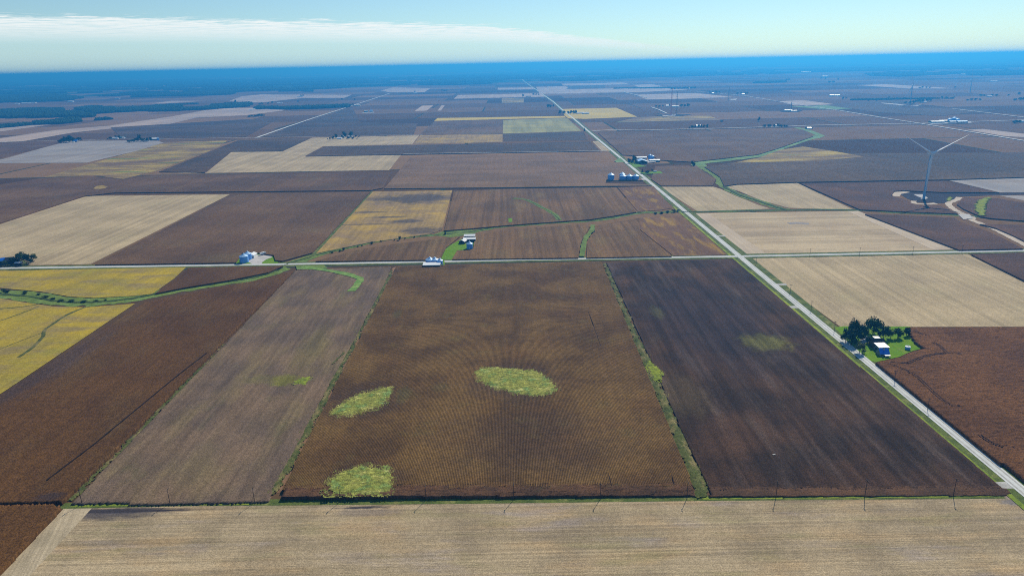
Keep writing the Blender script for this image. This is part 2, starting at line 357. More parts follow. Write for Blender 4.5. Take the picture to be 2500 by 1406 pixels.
def vnoise(X, Y, size, seed=0):
    """smooth value noise in [0,1]"""
    g = np.random.default_rng(seed).random((257, 257))
    u = X / size + 13.7 * seed; v = Y / size + 7.1 * seed
    i = np.floor(u).astype(int); j = np.floor(v).astype(int)
    fu = u - i; fv = v - j
    fu = fu * fu * (3 - 2 * fu); fv = fv * fv * (3 - 2 * fv)
    i %= 256; j %= 256
    return (g[i, j] * (1 - fu) + g[i + 1, j] * fu) * (1 - fv) + (g[i, j + 1] * (1 - fu) + g[i + 1, j + 1] * fu) * fv

def dist_edge(poly, X, Y):
    d = np.full(X.shape, 1e9)
    n = len(poly)
    for i in range(n):
        x1, y1 = poly[i]; x2, y2 = poly[(i + 1) % n]
        dx, dy = x2 - x1, y2 - y1
        t = np.clip(((X - x1) * dx + (Y - y1) * dy) / (dx * dx + dy * dy + 1e-9), 0, 1)
        d = np.minimum(d, np.hypot(X - x1 - t * dx, Y - y1 - t * dy))
    return d

ZORD = [0.06]
def flat(name, mat, pts, label=None, z=None, kind='structure', cat=None, group=None):
    """a flat sheet on the ground; pts are world metres"""
    if z is None:
        ZORD[0] += 0.012; z = ZORD[0]
    p = ccw(pts)
    o = link(name, mesh(name, [(x, y, z) for x, y in p], [range(len(p))], mat))
    return tag(o, label, cat, group, kind)

def slab(name, mat, pts, h=2.3, label=None, kind='structure', wob=0.0):
    """standing crop: a block of plants h metres tall"""
    h *= 0.8
    p = ccw(pts)
    if wob: p = wobble(p, wob)
    n = len(p)
    v = [(x, y, h) for x, y in p] + [(x, y, 0.0) for x, y in p]
    f = [range(n)] + [(i, i + n, (i + 1) % n + n, (i + 1) % n) for i in range(n)]
    return tag(link(name, mesh(name, v, f, mat)), label, None, None, kind)

def wobble(p, amp, step=25.0):
    out = []
    n = len(p)
    for i in range(n):
        a = np.array(p[i]); b = np.array(p[(i + 1) % n])
        k = max(1, int(np.linalg.norm(b - a) / step))
        for j in range(k):
            q = a + (b - a) * j / k
            if j: q = q + rng.uniform(-amp, amp, 2)
            out.append((float(q[0]), float(q[1])))
    return out

def canopy(name, mat, pts, h, dx, dy, ridge, rough, pitch=0.9, axis='y', label=None, kind='structure', holes=(), dome=0.0, seed=1, edge=0.0, front=None, walls='nsew', taper=None):
    """standing crop or weeds as a field of leaf-top points: rows along axis, ridge = row relief, rough = plant-to-plant relief"""
    p = ccw(pts)
    P0 = np.array(p)
    x0, y0 = P0.min(0); x1, y1 = P0.max(0)
    if axis == 'x': dx, dy = dy, dx
    xs = np.arange(math.floor(x0 / dx) * dx, x1 + dx, dx); ys = np.arange(math.floor(y0 / dy) * dy, y1 + dy, dy)
    X, Y = np.meshgrid(xs, ys, indexing='ij')
    r = np.random.default_rng(seed)
    rowc = X if axis == 'y' else Y
    Z = h + ridge * np.cos(2 * np.pi * rowc / pitch) * 0.5 + rough * (r.random(X.shape) - 0.6)
    Z += 0.35 * rough * (vnoise(X, Y, 9, seed) - 0.5)
    if front:      # plants at the southern margin stand lower
        Z = Z - (h - front) * np.clip(1 - (Y - (y0 + (y1 - y0) * 0.0)) / 5.0, 0, 1)
    if taper:      # shorter, sparser plants toward the margin
        Z -= taper[0] * (1 - np.clip(dist_edge(p, X, Y) / taper[1] - 0.5 * vnoise(X, Y, 3.0, seed + 9), 0, 1))
    if dome:
        d = dist_edge(p, X, Y)
        Z = Z * np.clip(0.35 + d / dome, 0, 1)
    Xj = X + (r.random(X.shape) - 0.5) * dx * 0.3 * (0 if ridge else 1.5)
    Yj = Y + (r.random(X.shape) - 0.5) * dy * 0.8
    cx = X[:-1, :-1] + dx / 2; cyy = Y[:-1, :-1] + dy / 2
    if edge:
        cx2 = cx + (vnoise(cx, cyy, 5, seed + 3) - 0.5) * edge; cy2 = cyy + (vnoise(cx, cyy, 5, seed + 5) - 0.5) * edge
        cx2 = cx2 + (r.random(cx.shape) - 0.5) * edge * 0.5; cy2 = cy2 + (r.random(cx.shape) - 0.5) * edge * 0.5
    else:
        cx2, cy2 = cx, cyy
    m = inside(p, cx2, cy2)
    for hole in holes:
        m &= ~inside(hole, cx2, cy2)
    I, J = np.nonzero(m)
    ny = X.shape[1]
    F = np.stack([I * ny + J, (I + 1) * ny + J, (I + 1) * ny + J + 1, I * ny + J + 1], 1)
    V = np.stack([Xj.ravel(), Yj.ravel(), np.maximum(Z.ravel(), 0.05)], 1)
    # the plants' own stems close the sides of the stand
    mp = np.pad(m, 1)
    quads = []; extra = []
    base = len(V)
    def side(mask, a, b):
        nonlocal base
        I, J = np.nonzero(mask)
        A = (I + a[0]) * ny + J + a[1]; B = (I + b[0]) * ny + J + b[1]
        n = len(I)
        if not n: return
        lo = np.concatenate([V[A] * [1, 1, 0], V[B] * [1, 1, 0]])
        extra.append(lo)
        quads.append(np.stack([A, base + np.arange(n), base + n + np.arange(n), B], 1))
        base += 2 * n
    if 'w' in walls: side(m & ~mp[:-2, 1:-1], (0, 1), (0, 0))
    if 'e' in walls: side(m & ~mp[2:, 1:-1], (1, 0), (1, 1))
    if 's' in walls: side(m & ~mp[1:-1, :-2], (0, 0), (1, 0))
    if 'n' in walls: side(m & ~mp[1:-1, 2:], (1, 1), (0, 1))
    V = np.concatenate([V] + extra); F = np.concatenate([F] + quads)
    used = np.unique(F)
    remap = np.zeros(len(V), dtype=np.int64); remap[used] = np.arange(len(used))
    o = link(name, fast_mesh(name, V[used], remap[F], mat))
    return tag(o, label, None, None, kind)

def smooth_line(pts, per=6):
    P0 = [np.array(p, float) for p in pts]
    P0 = [2 * P0[0] - P0[1]] + P0 + [2 * P0[-1] - P0[-2]]
    out = []
    for i in range(1, len(P0) - 2):
        a, b, c, d = P0[i - 1:i + 3]
        for t in np.linspace(0, 1, per, endpoint=False):
            out.append(0.5 * ((2 * b) + (-a + c) * t + (2 * a - 5 * b + 4 * c - d) * t * t + (-a + 3 * b - 3 * c + d) * t ** 3))
    out.append(P0[-2])
    return [(float(p[0]), float(p[1])) for p in out]

def offset_line(line, off):
    A = np.array(line)
    T = np.gradient(A, axis=0); T /= np.linalg.norm(T, axis=1)[:, None] + 1e-9
    Nn = np.stack([-T[:, 1], T[:, 0]], 1)
    off = np.asarray(off, float)
    if off.ndim == 0: off = np.full(len(A), float(off))
    return A + Nn * off[:, None]

def band(line, wl, wr):
    a = offset_line(line, wl); b = offset_line(line, -np.asarray(wr, float))
    return a, b

def strip(name, mat, line, wl, wr, z, label=None, kind='structure', jag=0.0, cat=None):
    if jag:
        wl = np.full(len(line), float(wl)) + rng.uniform(-jag, jag, len(line)); wr = np.full(len(line), float(wr)) + rng.uniform(-jag, jag, len(line))
    a, b = band(line, wl, wr)
    n = len(a)
    v = [(x, y, z) for x, y in a] + [(x, y, z) for x, y in b]
    f = [(i, i + n, i + n + 1, i + 1) for i in range(n - 1)]
    return tag(link(name, mesh(name, v, f, mat)), label, cat, None, kind)

def strip_poly(line, wl, wr):
    a, b = band(line, wl, wr)
    return [tuple(p) for p in a] + [tuple(p) for p in b[::-1]]

# ------------------------------------------------------------------ the land
m, t, b = base_mat('land')
g = N(t, 'ShaderNodeNewGeometry')
def tn(sx, sy, detail=3):
    mp = N(t, 'ShaderNodeMapping'); mp.inputs['Scale'].default_value = (1 / sx, 1 / sy, 0)
    t.links.new(g.outputs['Position'], mp.inputs[0])
    n = N(t, 'ShaderNodeTexNoise'); n.inputs['Scale'].default_value = 1; n.inputs['Detail'].default_value = detail
    t.links.new(mp.outputs[0], n.inputs['Vector'])
    return n.outputs[0]
mp = N(t, 'ShaderNodeMapping'); mp.inputs['Scale'].default_value = (1 / 800, 1 / 800, 0); mp.inputs['Location'].default_value = (0.16, 0.0, 0)
t.links.new(g.outputs['Position'], mp.inputs[0])
br = N(t, 'ShaderNodeTexBrick'); br.offset = 0.37; br.inputs['Scale'].default_value = 1.0
br.inputs['Brick Width'].default_value = 1.0; br.inputs['Row Height'].default_value = 0.5; br.inputs['Mortar Size'].default_value = 0.006
br.inputs['Color1'].default_value = c4((78, 62, 46)); br.inputs['Color2'].default_value = c4((140, 112, 80)); br.inputs['Mortar'].default_value = c4((70, 74, 60))
t.links.new(mp.outputs[0], br.inputs['Vector'])
sep2 = N(t, 'ShaderNodeSeparateXYZ'); t.links.new(g.outputs['Position'], sep2.inputs[0])
# the country turns to woods about eight kilometres out
wl = M(t, 'MULTIPLY_ADD', sep2.outputs[0], -0.5, -9400.0)
wl = M(t, 'DIVIDE', M(t, 'ADD', sep2.outputs[1], wl), 6000.0)
wl = M(t, 'MINIMUM', wl, 0.03)
wn = M(t, 'ADD', tn(1500, 2600, 6), wl)
rr = N(t, 'ShaderNodeMapRange', interpolation_type='SMOOTHSTEP'); t.links.new(wn, rr.inputs[0]); rr.inputs[1].default_value = 0.50; rr.inputs[2].default_value = 0.53
mxw = N(t, 'ShaderNodeMix', data_type='RGBA'); t.links.new(rr.outputs[0], mxw.inputs[0]); t.links.new(br.outputs[0], mxw.inputs[6])
mxw.inputs[7].default_value = c4((46, 70, 52))
gr = M(t, 'MULTIPLY_ADD', tn(9, 9, 3), 0.7, 0.65)
gs = M(t, 'MULTIPLY', gr, M(t, 'MULTIPLY_ADD', tn(120, 120, 4), 0.6, 0.7))
vm = N(t, 'ShaderNodeVectorMath', operation='SCALE'); t.links.new(mxw.outputs[2], vm.inputs[0]); t.links.new(gs, vm.inputs['Scale'])
t.links.new(vm.outputs[0], b.inputs['Base Color']); b.inputs['Roughness'].default_value = 1.0; b.inputs['Specular IOR Level'].default_value = 0.0

GX = [-120000, -60000, -25000, -10000, -4000, -1500, -500, 0, 500, 1500, 4000, 10000, 25000, 60000, 120000]
GY = [-20000, -5000, -1000, 0, 500, 1200, 2500, 5000, 10000, 20000, 40000, 80000, 120000]
gv = [(x, y, 0.0) for x in GX for y in GY]
gf = [(i * len(GY) + j, (i + 1) * len(GY) + j, (i + 1) * len(GY) + j + 1, i * len(GY) + j + 1) for i in range(len(GX) - 1) for j in range(len(GY) - 1)]
tag(link('ground', mesh('ground', gv, gf, 'land')), 'flat brown prairie farmland running out to the horizon', 'ground', None, 'structure')

# --- roads -----------------------------------------------------------
EW = PS([(-700, 671), (-350, 663), (0, 655.5), (430, 649.5), (740, 645), (1040, 640), (1300, 634.5), (1800, 626.5), (2200, 618.5), (2500, 612.5), (2900, 603), (3300, 594)])
NS = [(274, 120), (274, 300)] + PS([(2150, 910), (1960, 752.5), (1800, 626), (1650, 504.5), (1560, 430), (1440, 323.5), (1400, 290), (1372, 268), (1352, 250), (1318, 226), (1290, 206.5), (1268, 190)])
NS = [(NS[i][0] if i > 7 else 274.5, NS[i][1]) for i in range(len(NS))]
strip('grass_verge', 'grass_verge', EW, 10, 9, 0.26, 'mown green verge along the pale crossing road', jag=1.2)
strip('road', 'gravel_road', EW, 3.4, 3.4, 0.40, 'pale crossing road running straight across the middle of the fields', cat='road')
strip('grass_verge', 'grass_verge', NS, 10.5, 11.5, 0.30, 'green verge with ditches along both sides of the long receding road', jag=0.8)
strip('grass_strip', 'grass_lime', offset_line(NS[:6], 9.6), 1.6, 1.6, 0.34, 'bright lime grass ribbon beside the dark soybean field', jag=0.6)
strip('road', 'gravel_road', NS, 3.5, 3.5, 0.44, 'long pale road receding from the lower corner to the horizon', cat='road')
NSW = PS([(625, 338), (690, 315), (760, 291), (850, 262), (900, 246), (952, 229)])
strip('road', 'gravel_road', NSW, 5, 5, 1.5, 'distant pale road slanting past the long tree belt', cat='road')
EWF = PS([(1446, 321), (1500, 318), (1560, 319.5), (1800, 313.5), (2000, 307), (2250, 302.5), (2500, 294), (2800, 286)])
strip('road', 'gravel_road', EWF, 4.5, 4.5, 1.5, 'second crossing road far away beside the white sheds', cat='road')
EWW = PS([(-200, 352), (0, 348), (300, 341), (625, 337.5), (1030, 330)])
strip('road', 'gravel_road', EWW, 2.0, 2.0, 1.5, 'thin distant lane west of the tree-ringed farmstead', cat='road')
NSE = PS([(2700, 374), (2500, 345), (2380, 325), (2255, 304), (2150, 288), (2050, 271), (1960, 258), (1890, 247), (1820, 235), (1700, 224)])
strip('road', 'gravel_road', NSE, 4.0, 4.0, 1.7, 'distant diagonal road passing the white sheds to the east', cat='road')
strip('lane', 'gravel_road', PS([(985, 377.5), (1250, 374), (1482, 370)]), 2.0, 2.0, 2.05, 'thin farm lane crossing toward the long receding road')
strip('lane', 'gravel_road', PS([(1520, 225), (1560, 235), (1580, 240)]), 5, 5, 2.6, 'far short lane between pale fields')
strip('lane', 'gravel_road', PS([(2325, 267), (2400, 276), (2500, 288)]), 4, 4, 2.6, 'far diagonal lane beyond the white sheds')
strip('lane', 'gravel_road', PS([(1590, 263), (1610, 270), (1627, 278)]), 4, 4, 2.6, 'short pale lane leading to the crane site')

field_mat('worn_gravel', (182, 180, 172), (168, 166, 160), 14, ((0.8, 0.14), (5, 0.12)))
for o_, lab in ((-1.7, 'eastern wheel track worn into the long pale road'), (1.6, 'western wheel track worn into the long pale road')):
    strip('wheel_track', 'worn_gravel', offset_line(NS[:7], o_), 0.45, 0.45, 0.47, lab, jag=0.12)
for o_, lab in ((-1.4, 'southern wheel track worn into the pale crossing road'), (1.4, 'northern wheel track worn into the pale crossing road')):
    strip('wheel_track', 'worn_gravel', offset_line(EW, o_), 0.45, 0.45, 0.43, lab, jag=0.12)
for (a_, b_), lab in (((266.5, 327.0), 'gravel field entrance at the corner of the dark soybeans'), ((266.5, 620.0), 'gravel field entrance halfway up the dark soybeans'), ((283.0, 690.0), 'gravel field entrance into the tan stubble east of the road'), ((283.0, 905.0), 'gravel field entrance north east of the crossroads')):
    flat('field_entrance', 'worn_gravel', [(a_ - 5, b_ - 3), (a_ + 5, b_ - 3.4), (a_ + 5, b_ + 3.2), (a_ - 5, b_ + 2.8)], lab, z=0.38)

# --- near fields -----------------------------------------------------
TOP = 2.3
flat('stubble_field', 'stubble_near', [P(160, 1239), (264.5, 319), (264.5, 120), (-260, 120), (-260, 200), P(-10, 1412)], 'harvested tan stubble field across the foreground')
e0, e1 = np.array(P(160, 1239)), np.array(P(-10, 1412))
ee = [tuple(e0 + (e1 - e0) * k) for k in (0.0, 0.5, 1.0, 1.35)]
strip('stubble_strip', 'stubble_headland', ee, 15, 0.5, 0.085, 'paler stubble strip turned along the slanting edge of the foreground field')
strip('grass_strip', 'grass_verge', PS([(120, 1236), (415, 1231), (830, 1226), (1250, 1220.5), (1700, 1217), (2450, 1211.5)]), 3.2, 2.2, 0.12, 'narrow green grass line under the row of utility poles', jag=0.7)
strip('grass_strip', 'grass_lime', PS([(175, 1235), (415, 1231.2), (620, 1228.4)]), 1.0, 1.0, 0.16, 'lime green grass at the west end of the pole line', jag=0.5)
strip('grass_strip', 'grass_lime', PS([(1715, 1216.4), (2100, 1213.4), (2440, 1211)]), 0.9, 0.9, 0.16, 'lime green grass at the east end of the pole line', jag=0.4)

C2 = [P(968, 650, TOP), P(1468, 639, TOP), P(1696, 1204, TOP), P(688, 1212, TOP)]
g1 = [(1153, 905), (1175, 898), (1205, 895), (1250, 896), (1310, 903), (1340, 920), (1362, 938), (1367, 950), (1352, 962), (1330, 968), (1300, 968), (1250, 960), (1210, 953), (1170, 932), (1155, 917)]
g2 = [(800, 1003), (815, 990), (845, 975), (880, 958), (920, 948), (955, 941), (961, 950), (955, 970), (945, 985), (925, 996), (890, 1008), (860, 1016), (815, 1020), (800, 1012)]
g3 = [(790, 1185), (800, 1168), (825, 1150), (860, 1138), (885, 1128), (905, 1135), (925, 1138), (945, 1130), (958, 1140), (965, 1165), (965, 1190), (958, 1203), (950, 1208), (900, 1211), (830, 1212), (800, 1209), (792, 1198)]
HOLES = []
hl0 = np.array(P(690, 1190, TOP)); hl1 = np.array(P(1692, 1184, TOP))
C2main = [C2[0], C2[1], tuple(hl1), tuple(hl0)]
C2head = [tuple(hl0 + [0.5, 2.2]), tuple(hl1 + [0, 2.2]), C2[2], C2[3]]
canopy('corn_field', 'corn_rust', C2main, TOP, 0.4675, 2.6, 0.55, 0.16, pitch=0.935, label='rust brown ripe corn field in the centre with three lime weed patches', holes=HOLES, seed=2, walls='new')
canopy('corn_headland', 'headland', C2head, TOP, 0.5, 1.8, 0.4, 0.5, pitch=1.0, axis='x', label='brown corn headland rows running along the grass line', holes=HOLES, seed=3, front=0.8, walls='sew')
for pts, nm, lab, h, sd in ((g1, 'weed_lime', 'long oval lime weed patch in the middle of the corn', 2.85, 11), (g2, 'weed_lime', 'slanting lime weed patch beside the brown dirt strip', 2.85, 12), (g3, 'weed_lime', 'squarish lime weed patch at the corn edge above the poles', 2.85, 13)):
    canopy('weeds', nm, PS(pts, 2.4), h, 0.7, 0.7, 0.0, 0.7, label=lab, kind='stuff', seed=sd, edge=6.0, walls='', taper=(0.6, 4.0))
canopy('weeds', 'weed_olive', PS([(868, 1012), (880, 993), (893, 984), (902, 984), (898, 998), (886, 1012)], 2.6), 3.2, 0.9, 0.9, 0, 0.9, taper=(0.8, 4.0), walls='', label='dark olive weeds inside the slanting lime patch', kind='stuff', seed=14, edge=3)

C1 = PS([(716, 662), (640, 682), (520, 704), (352, 738), (0, 964), (-420, 1240), (150, 1226)], TOP)
canopy('corn_field', 'corn_umber', C1, TOP, 0.6, 2.0, 0.3, 0.36, pitch=1.2, label='umber corn field slanting between the gold and the grey soybeans', seed=4)
canopy('corn_field', 'corn_umber', PS([(-500, 1245), (130, 1231), (148, 1238), (-12, 1406), (-120, 1520), (-520, 1520)], TOP), TOP, 0.6, 2.0, 0.35, 0.6, pitch=1.2, label='small corn corner at the lower edge beside the stubble', seed=5)
strip('tractor_track', 'track_soil_shade', PS([(115, 1172), (230, 1085), (350, 986), (430, 920), (505, 862)], TOP), 0.55, 0.35, TOP + 0.45, 'narrow sprayer lane painted with soil and gap shade through the umber corn')  # bare soil and the shadow in the gap painted as one dark strip
G1 = PS([(722, 660), (955, 651), (940, 690), (668, 1188), (655, 1226), (172, 1231)], 0.8)
canopy('soybean_field', 'soy_grey', G1, 0.8, 0.76, 2.2, 0.12, 0.22, pitch=1.52, label='grey brown soybean field between the umber and the rust corn', seed=6)
flat('bare_strip', 'bare_dirt', PS([(958, 655), (970, 650), (698, 1196), (672, 1206)]), 'bare brown dirt strip along the west side of the rust corn', z=0.13)
canopy('weeds', 'weed_dark', PS([(953, 660), (962, 655), (940, 705), (905, 770), (868, 840), (838, 895), (810, 950), (770, 1030), (735, 1095), (700, 1160), (680, 1203), (645, 1208), (668, 1172), (712, 1098), (748, 1035), (792, 950), (826, 890), (858, 840), (896, 770), (928, 705)], 0.9), 1.1, 0.8, 1.0, 0, 0.45, label='ragged green weed strip between the grey soybeans and the dirt strip', kind='stuff', seed=15, edge=4, walls='', taper=(0.5, 2.5))
canopy('weeds', 'weed_dark', PS([(716, 664), (722, 664), (640, 755), (560, 836), (480, 912), (400, 995), (320, 1078), (240, 1158), (185, 1215), (160, 1222), (232, 1155), (312, 1075), (392, 992), (474, 910), (554, 834), (635, 753)], 0.9), 1.05, 0.7, 0.9, 0, 0.45, label='thin green weed row between the umber corn and the grey soybeans', kind='stuff', seed=16, edge=3, walls='', taper=(0.5, 2.5))
canopy('weeds', 'weed_bright', PS([(714, 931), (735, 922), (756, 917), (760, 926), (746, 938), (724, 939)], 0.8), 1.3, 0.8, 0.8, 0, 0.6, label='small bright green weed spot in the grey soybeans', kind='stuff', seed=17, edge=4, walls='', taper=(0.5, 2.5))
strip('weed_row', 'weed_dark', smooth_line(PS([(812, 888), (822, 878), (840, 860)], 1.0)), 0.9, 0.7, 1.15, 'short dark weed tail reaching into the grey soybeans', kind='stuff', jag=0.5)

D1 = PS([(1480, 641), (1790, 633), (1800, 640), (2446, 1190), (1730, 1192), (1660, 1040), (1600, 905), (1540, 770)], 0.9)
canopy('soybean_field', 'soy_dark', D1, 0.9, 0.76, 2.2, 0.14, 0.24, pitch=1.52, label='dark purplish soybean field beside the long receding road', seed=7, walls='new')
canopy('soybean_headland', 'headland', PS([(1727, 1187), (2440, 1185), (2466, 1198), (2462, 1207), (1735, 1211)], 0.9), 0.9, 0.6, 1.8, 0.2, 0.3, pitch=1.2, axis='x', label='reddish soybean headland strip above the grass line', seed=8, front=0.4, walls='sew')
canopy('weeds', 'weed_dark', PS([(1471, 642), (1480, 642), (1534, 766), (1596, 900), (1655, 1035), (1730, 1195), (1728, 1212), (1700, 1212), (1640, 1060), (1592, 945), (1562, 870), (1522, 770)], 0.9), 1.15, 0.8, 1.0, 0, 0.45, label='broad green weed strip between the rust corn and the dark soybeans', kind='stuff', seed=19, edge=4, walls='', taper=(0.5, 2.5))
canopy('weeds', 'weed_bright', PS([(1573, 885), (1588, 880), (1604, 892), (1619, 906), (1618, 920), (1606, 935), (1594, 925), (1582, 906)], 0.9), 1.5, 0.8, 0.8, 0, 0.8, label='bright lime clump in the broad green weed strip', kind='stuff', seed=20, edge=4, walls='', taper=(0.5, 2.5))
flat('drain_slab', 'concrete', PS([(1885, 1112), (1892, 1111.5), (1893, 1114), (1887, 1114.5)]), 'small pale washed spot in the dark soybeans', z=1.25, kind='stuff')

C11 = PS([(2214, 799), (2800, 797), (2900, 1480), (2640, 1300), (2500, 1172), (2330, 1040), (2140, 884), (2195, 872), (2225, 858), (2257, 851), (2232, 830)], TOP)
canopy('corn_field', 'corn_east', C11, TOP, 0.6, 2.0, 0.3, 0.36, pitch=1.2, axis='x', label='brown corn field east of the long road below the roadside farmhouse', seed=9)
flat('stubble_field', 'stubble_ns', PS([(1823, 631), (2100, 626), (2362, 620), (2500, 681), (2760, 790), (2760, 797), (2222, 798), (2052, 798)]), 'broad tan stubble field behind the roadside farmhouse')
slab('corn_field', 'corn_red', PS([(2372, 620), (2500, 615), (2900, 605), (2900, 820), (2500, 683)], TOP), TOP, 'dark red corn triangle south of the crossing road at the east edge')
flat('stubble_field', 'stubble_ew', PS([(1700, 521), (2095, 515.5), (2330, 610), (1816, 620)]), 'tan stubble field north east of the crossroads with fine cross lines')
flat('stubble_strip', 'stubble_edge', PS([(1698, 521), (1728, 520.6), (1870, 619), (1815, 620.3)]), 'pale headland strip beside the long road north of the crossroads', z=0.20)
flat('stubble_strip', 'stubble_edge', PS([(2068, 516), (2095, 515.5), (2330, 610), (2280, 611)]), 'pale headland strip down the east side of the cross-lined stubble', z=0.21)
strip('damp_soil', 'stubble_grey', smooth_line(PS([(1925, 546), (1950, 545), (1975, 547)])), 5, 5, 0.22, 'greyish damp spot in the cross-lined stubble')
slab('corn_field', 'corn_red', PS([(2112, 522), (2200, 525), (2330, 531), (2345, 541), (2405, 561), (2450, 581), (2498, 606), (2342, 609)], TOP), TOP, 'dark red corn wedge between the creek and the sandy track')
slab('corn_field', 'corn_red', PS([(2392, 546), (2520, 549), (2700, 568), (2700, 599), (2530, 602), (2472, 573), (2432, 556)], TOP), TOP, 'narrow dark corn wedge east of the sandy track')
flat('stubble_field', 'stubble_ns', PS([(1608, 455), (1735, 454.5), (1760, 462), (1800, 480), (1850, 500), (1880, 510), (1702, 516)]), 'lined tan stubble field beside the winding creek and the long road')
flat('stubble_field', 'stubble_ns', PS([(1772, 457), (1800, 451), (1946, 447), (2084, 512.5), (1925, 508), (1860, 490), (1800, 466)]), 'lined tan stubble field enclosed by the winding creek')
slab('corn_field', 'corn_red', PS([(1954, 447), (2305, 441), (2440, 469), (2300, 468.5), (2205, 464.5), (2183, 466), (2175, 478), (2197, 483), (2215, 488), (2230, 498), (2262, 502), (2292, 501), (2312, 509), (2338, 521), (2210, 516), (2100, 511)], TOP), TOP, 'dark red corn field around the wind turbine site')
slab('corn_field', 'corn_red', PS([(2354, 482), (2430, 483), (2560, 504), (2700, 530), (2700, 548), (2500, 538), (2420, 532), (2394, 528), (2352, 509), (2336, 498)], TOP), TOP, 'dark corn block holding the green crescent')
canopy('weeds', 'weed_bright', PS([(2381, 503), (2390, 490), (2405, 483), (2418, 482), (2408, 495), (2404, 510), (2405, 527), (2392, 526), (2383, 515)], TOP), TOP + 0.4, 2, 2, 0, 0.8, label='green crescent of weeds east of the wind turbine', kind='stuff', seed=23, edge=4)
flat('stubble_field', 'stubble_grey', PS([(2312, 440), (2500, 434), (2700, 428), (2700, 470), (2500, 470), (2440, 470)]), 'pale grey stubble field at the east edge behind the turbine')
flat('stubble_field', 'stubble_grey', PS([(2440, 478), (2540, 478), (2700, 500), (2560, 502)]), 'small grey stubble wedge at the east edge')

# turbine building site
flat('turbine_pad', 'dark_soil', PS([(2186, 467), (2220, 466), (2300, 470), (2420, 471), (2560, 470), (2560, 475), (2430, 477), (2340, 481), (2325, 492), (2300, 497), (2240, 494), (2215, 486)]), 'churned dark soil around the foot of the wind turbine', z=0.24)
flat('sand_pad', 'sandy_dirt', PS([(2178, 476), (2186, 467), (2205, 466), (2222, 470), (2200, 474), (2196, 480), (2182, 480)]), 'pale sandy spoil west of the wind turbine', z=0.26)
flat('gravel_pad', 'gravel_yard', PS([(2230, 475), (2252, 475), (2266, 484), (2256, 486), (2240, 480)]), 'white gravel crane pad beside the turbine foot', z=0.28)
strip('sand_bank', 'sandy_dirt', smooth_line(PS([(2231, 491), (2234, 497), (2262, 499), (2285, 497)])), 4, 4, 0.29, 'pale sand bank south of the turbine foot', jag=1.5)
strip('track', 'sandy_dirt', smooth_line(PS([(2342, 482), (2334, 489), (2316, 497), (2322, 506), (2345, 520), (2374, 532), (2374, 538), (2420, 556), (2460, 576), (2510, 602), (2560, 630)])), 4.5, 4.5, 0.27, 'sandy access track winding from the turbine site to the road', jag=0.8)
flat('culvert_crossing', 'gravel_yard', PS([(2338, 524), (2366, 524), (2376, 534), (2352, 537)]), 'pale stone creek crossing on the sandy track', z=0.85)
canopy('weeds', 'weed_bright', PS([(2315, 483), (2322, 480), (2325, 486), (2318, 491), (2311, 490)], 0.5), 0.8, 2, 2, 0, 0.5, label='small green tuft beside the sandy track bend', kind='stuff', seed=24, edge=2)

# creek ---------------------------------------------------------------
CRW = smooth_line(PS([(-250, 700), (0, 719), (60, 724), (130, 735), (200, 739), (270, 736), (340, 727), (440, 707), (560, 689), (640, 674), (690, 654)]), 5)
wL = np.interp(np.linspace(0, 1, len(CRW)), [0, .25, .5, .62, .75, 1], [11, 13, 11, 7, 6, 5])
strip('creek_grass', 'grass_creek', CRW, 14, 11, 0.17, 'green grassy creek bottom winding past the gold soybeans', jag=3)
strip('creek_bank', 'reed', CRW, 3.2, 0.6, 0.5, 'dark reeds lining the creek past the gold soybeans', kind='stuff', jag=1.5)
CRM = smooth_line(PS([(676, 662), (700, 645), (740, 633), (790, 619), (850, 605), (920, 590), (980, 581), (1050, 575), (1088, 572), (1150, 566), (1220, 554), (1300, 548), (1380, 543), (1450, 539), (1500, 531), (1560, 520), (1610, 519), (1660, 516)]), 5)
strip('creek_grass', 'grass_creek', CRM, 6.5, 6, 0.18, 'green grassy creek crossing the corn north of the road', jag=2.5)
strip('creek_bank', 'reed', CRM, 1.3, 1.0, 0.5, 'dark reeds lining the creek north of the road', kind='stuff', jag=1.3)
flat('creek_meadow', 'grass_creek', PS([(1055, 574), (1090, 562), (1150, 561), (1170, 566), (1150, 573), (1100, 580)]), 'green meadow patch around the single creek tree', z=0.19)
flat('creek_meadow', 'grass_creek', PS([(690, 646), (740, 628), (765, 618), (790, 622), (760, 634), (735, 645)]), 'green meadow wedge where the creek meets the road', z=0.19)
CRE = smooth_line(PS([(1665, 518), (1760, 517), (1900, 514), (2090, 513.5), (2200, 520), (2330, 525), (2420, 533), (2500, 541), (2700, 560)]), 5)
strip('creek_grass', 'grass_creek', CRE, 7, 6, 0.19, 'grassy creek line running east past the turbine site', jag=2)
strip('creek_bank', 'reed', CRE, 2.4, 1.8, 0.7, 'dark reeds lining the creek east of the road', kind='stuff', jag=1.2)
CRN = smooth_line(PS([(2000, 332), (1930, 352), (1850, 380), (1770, 391), (1705, 400), (1722, 414), (1752, 432), (1762, 452), (1800, 474), (1850, 491), (1890, 505), (1920, 513)]), 5)
strip('creek_grass', 'grass_distant', CRN[:26], 16, 16, 0.20, 'pale green grass waterway curving down from the far road', jag=3)
strip('creek_grass', 'grass_creek', CRN[22:], 8, 8, 0.23, 'winding green creek between the two lined stubble fields', jag=2)
strip('creek_bank', 'reed', CRN[36:], 3.0, 2.6, 0.7, 'dark reeds in the winding creek between lined stubble fields', kind='stuff', jag=1.4)
strip('creek_grass', 'grass_distant', PS([(1945, 312), (1975, 320), (2004, 332), (1990, 338)]), 11, 11, 0.35, 'pale green grass strip dropping from the second crossing road', jag=2)
WW = smooth_line(PS([(1448, 552), (1444, 565), (1430, 585), (1424, 605), (1420, 629)]), 5)
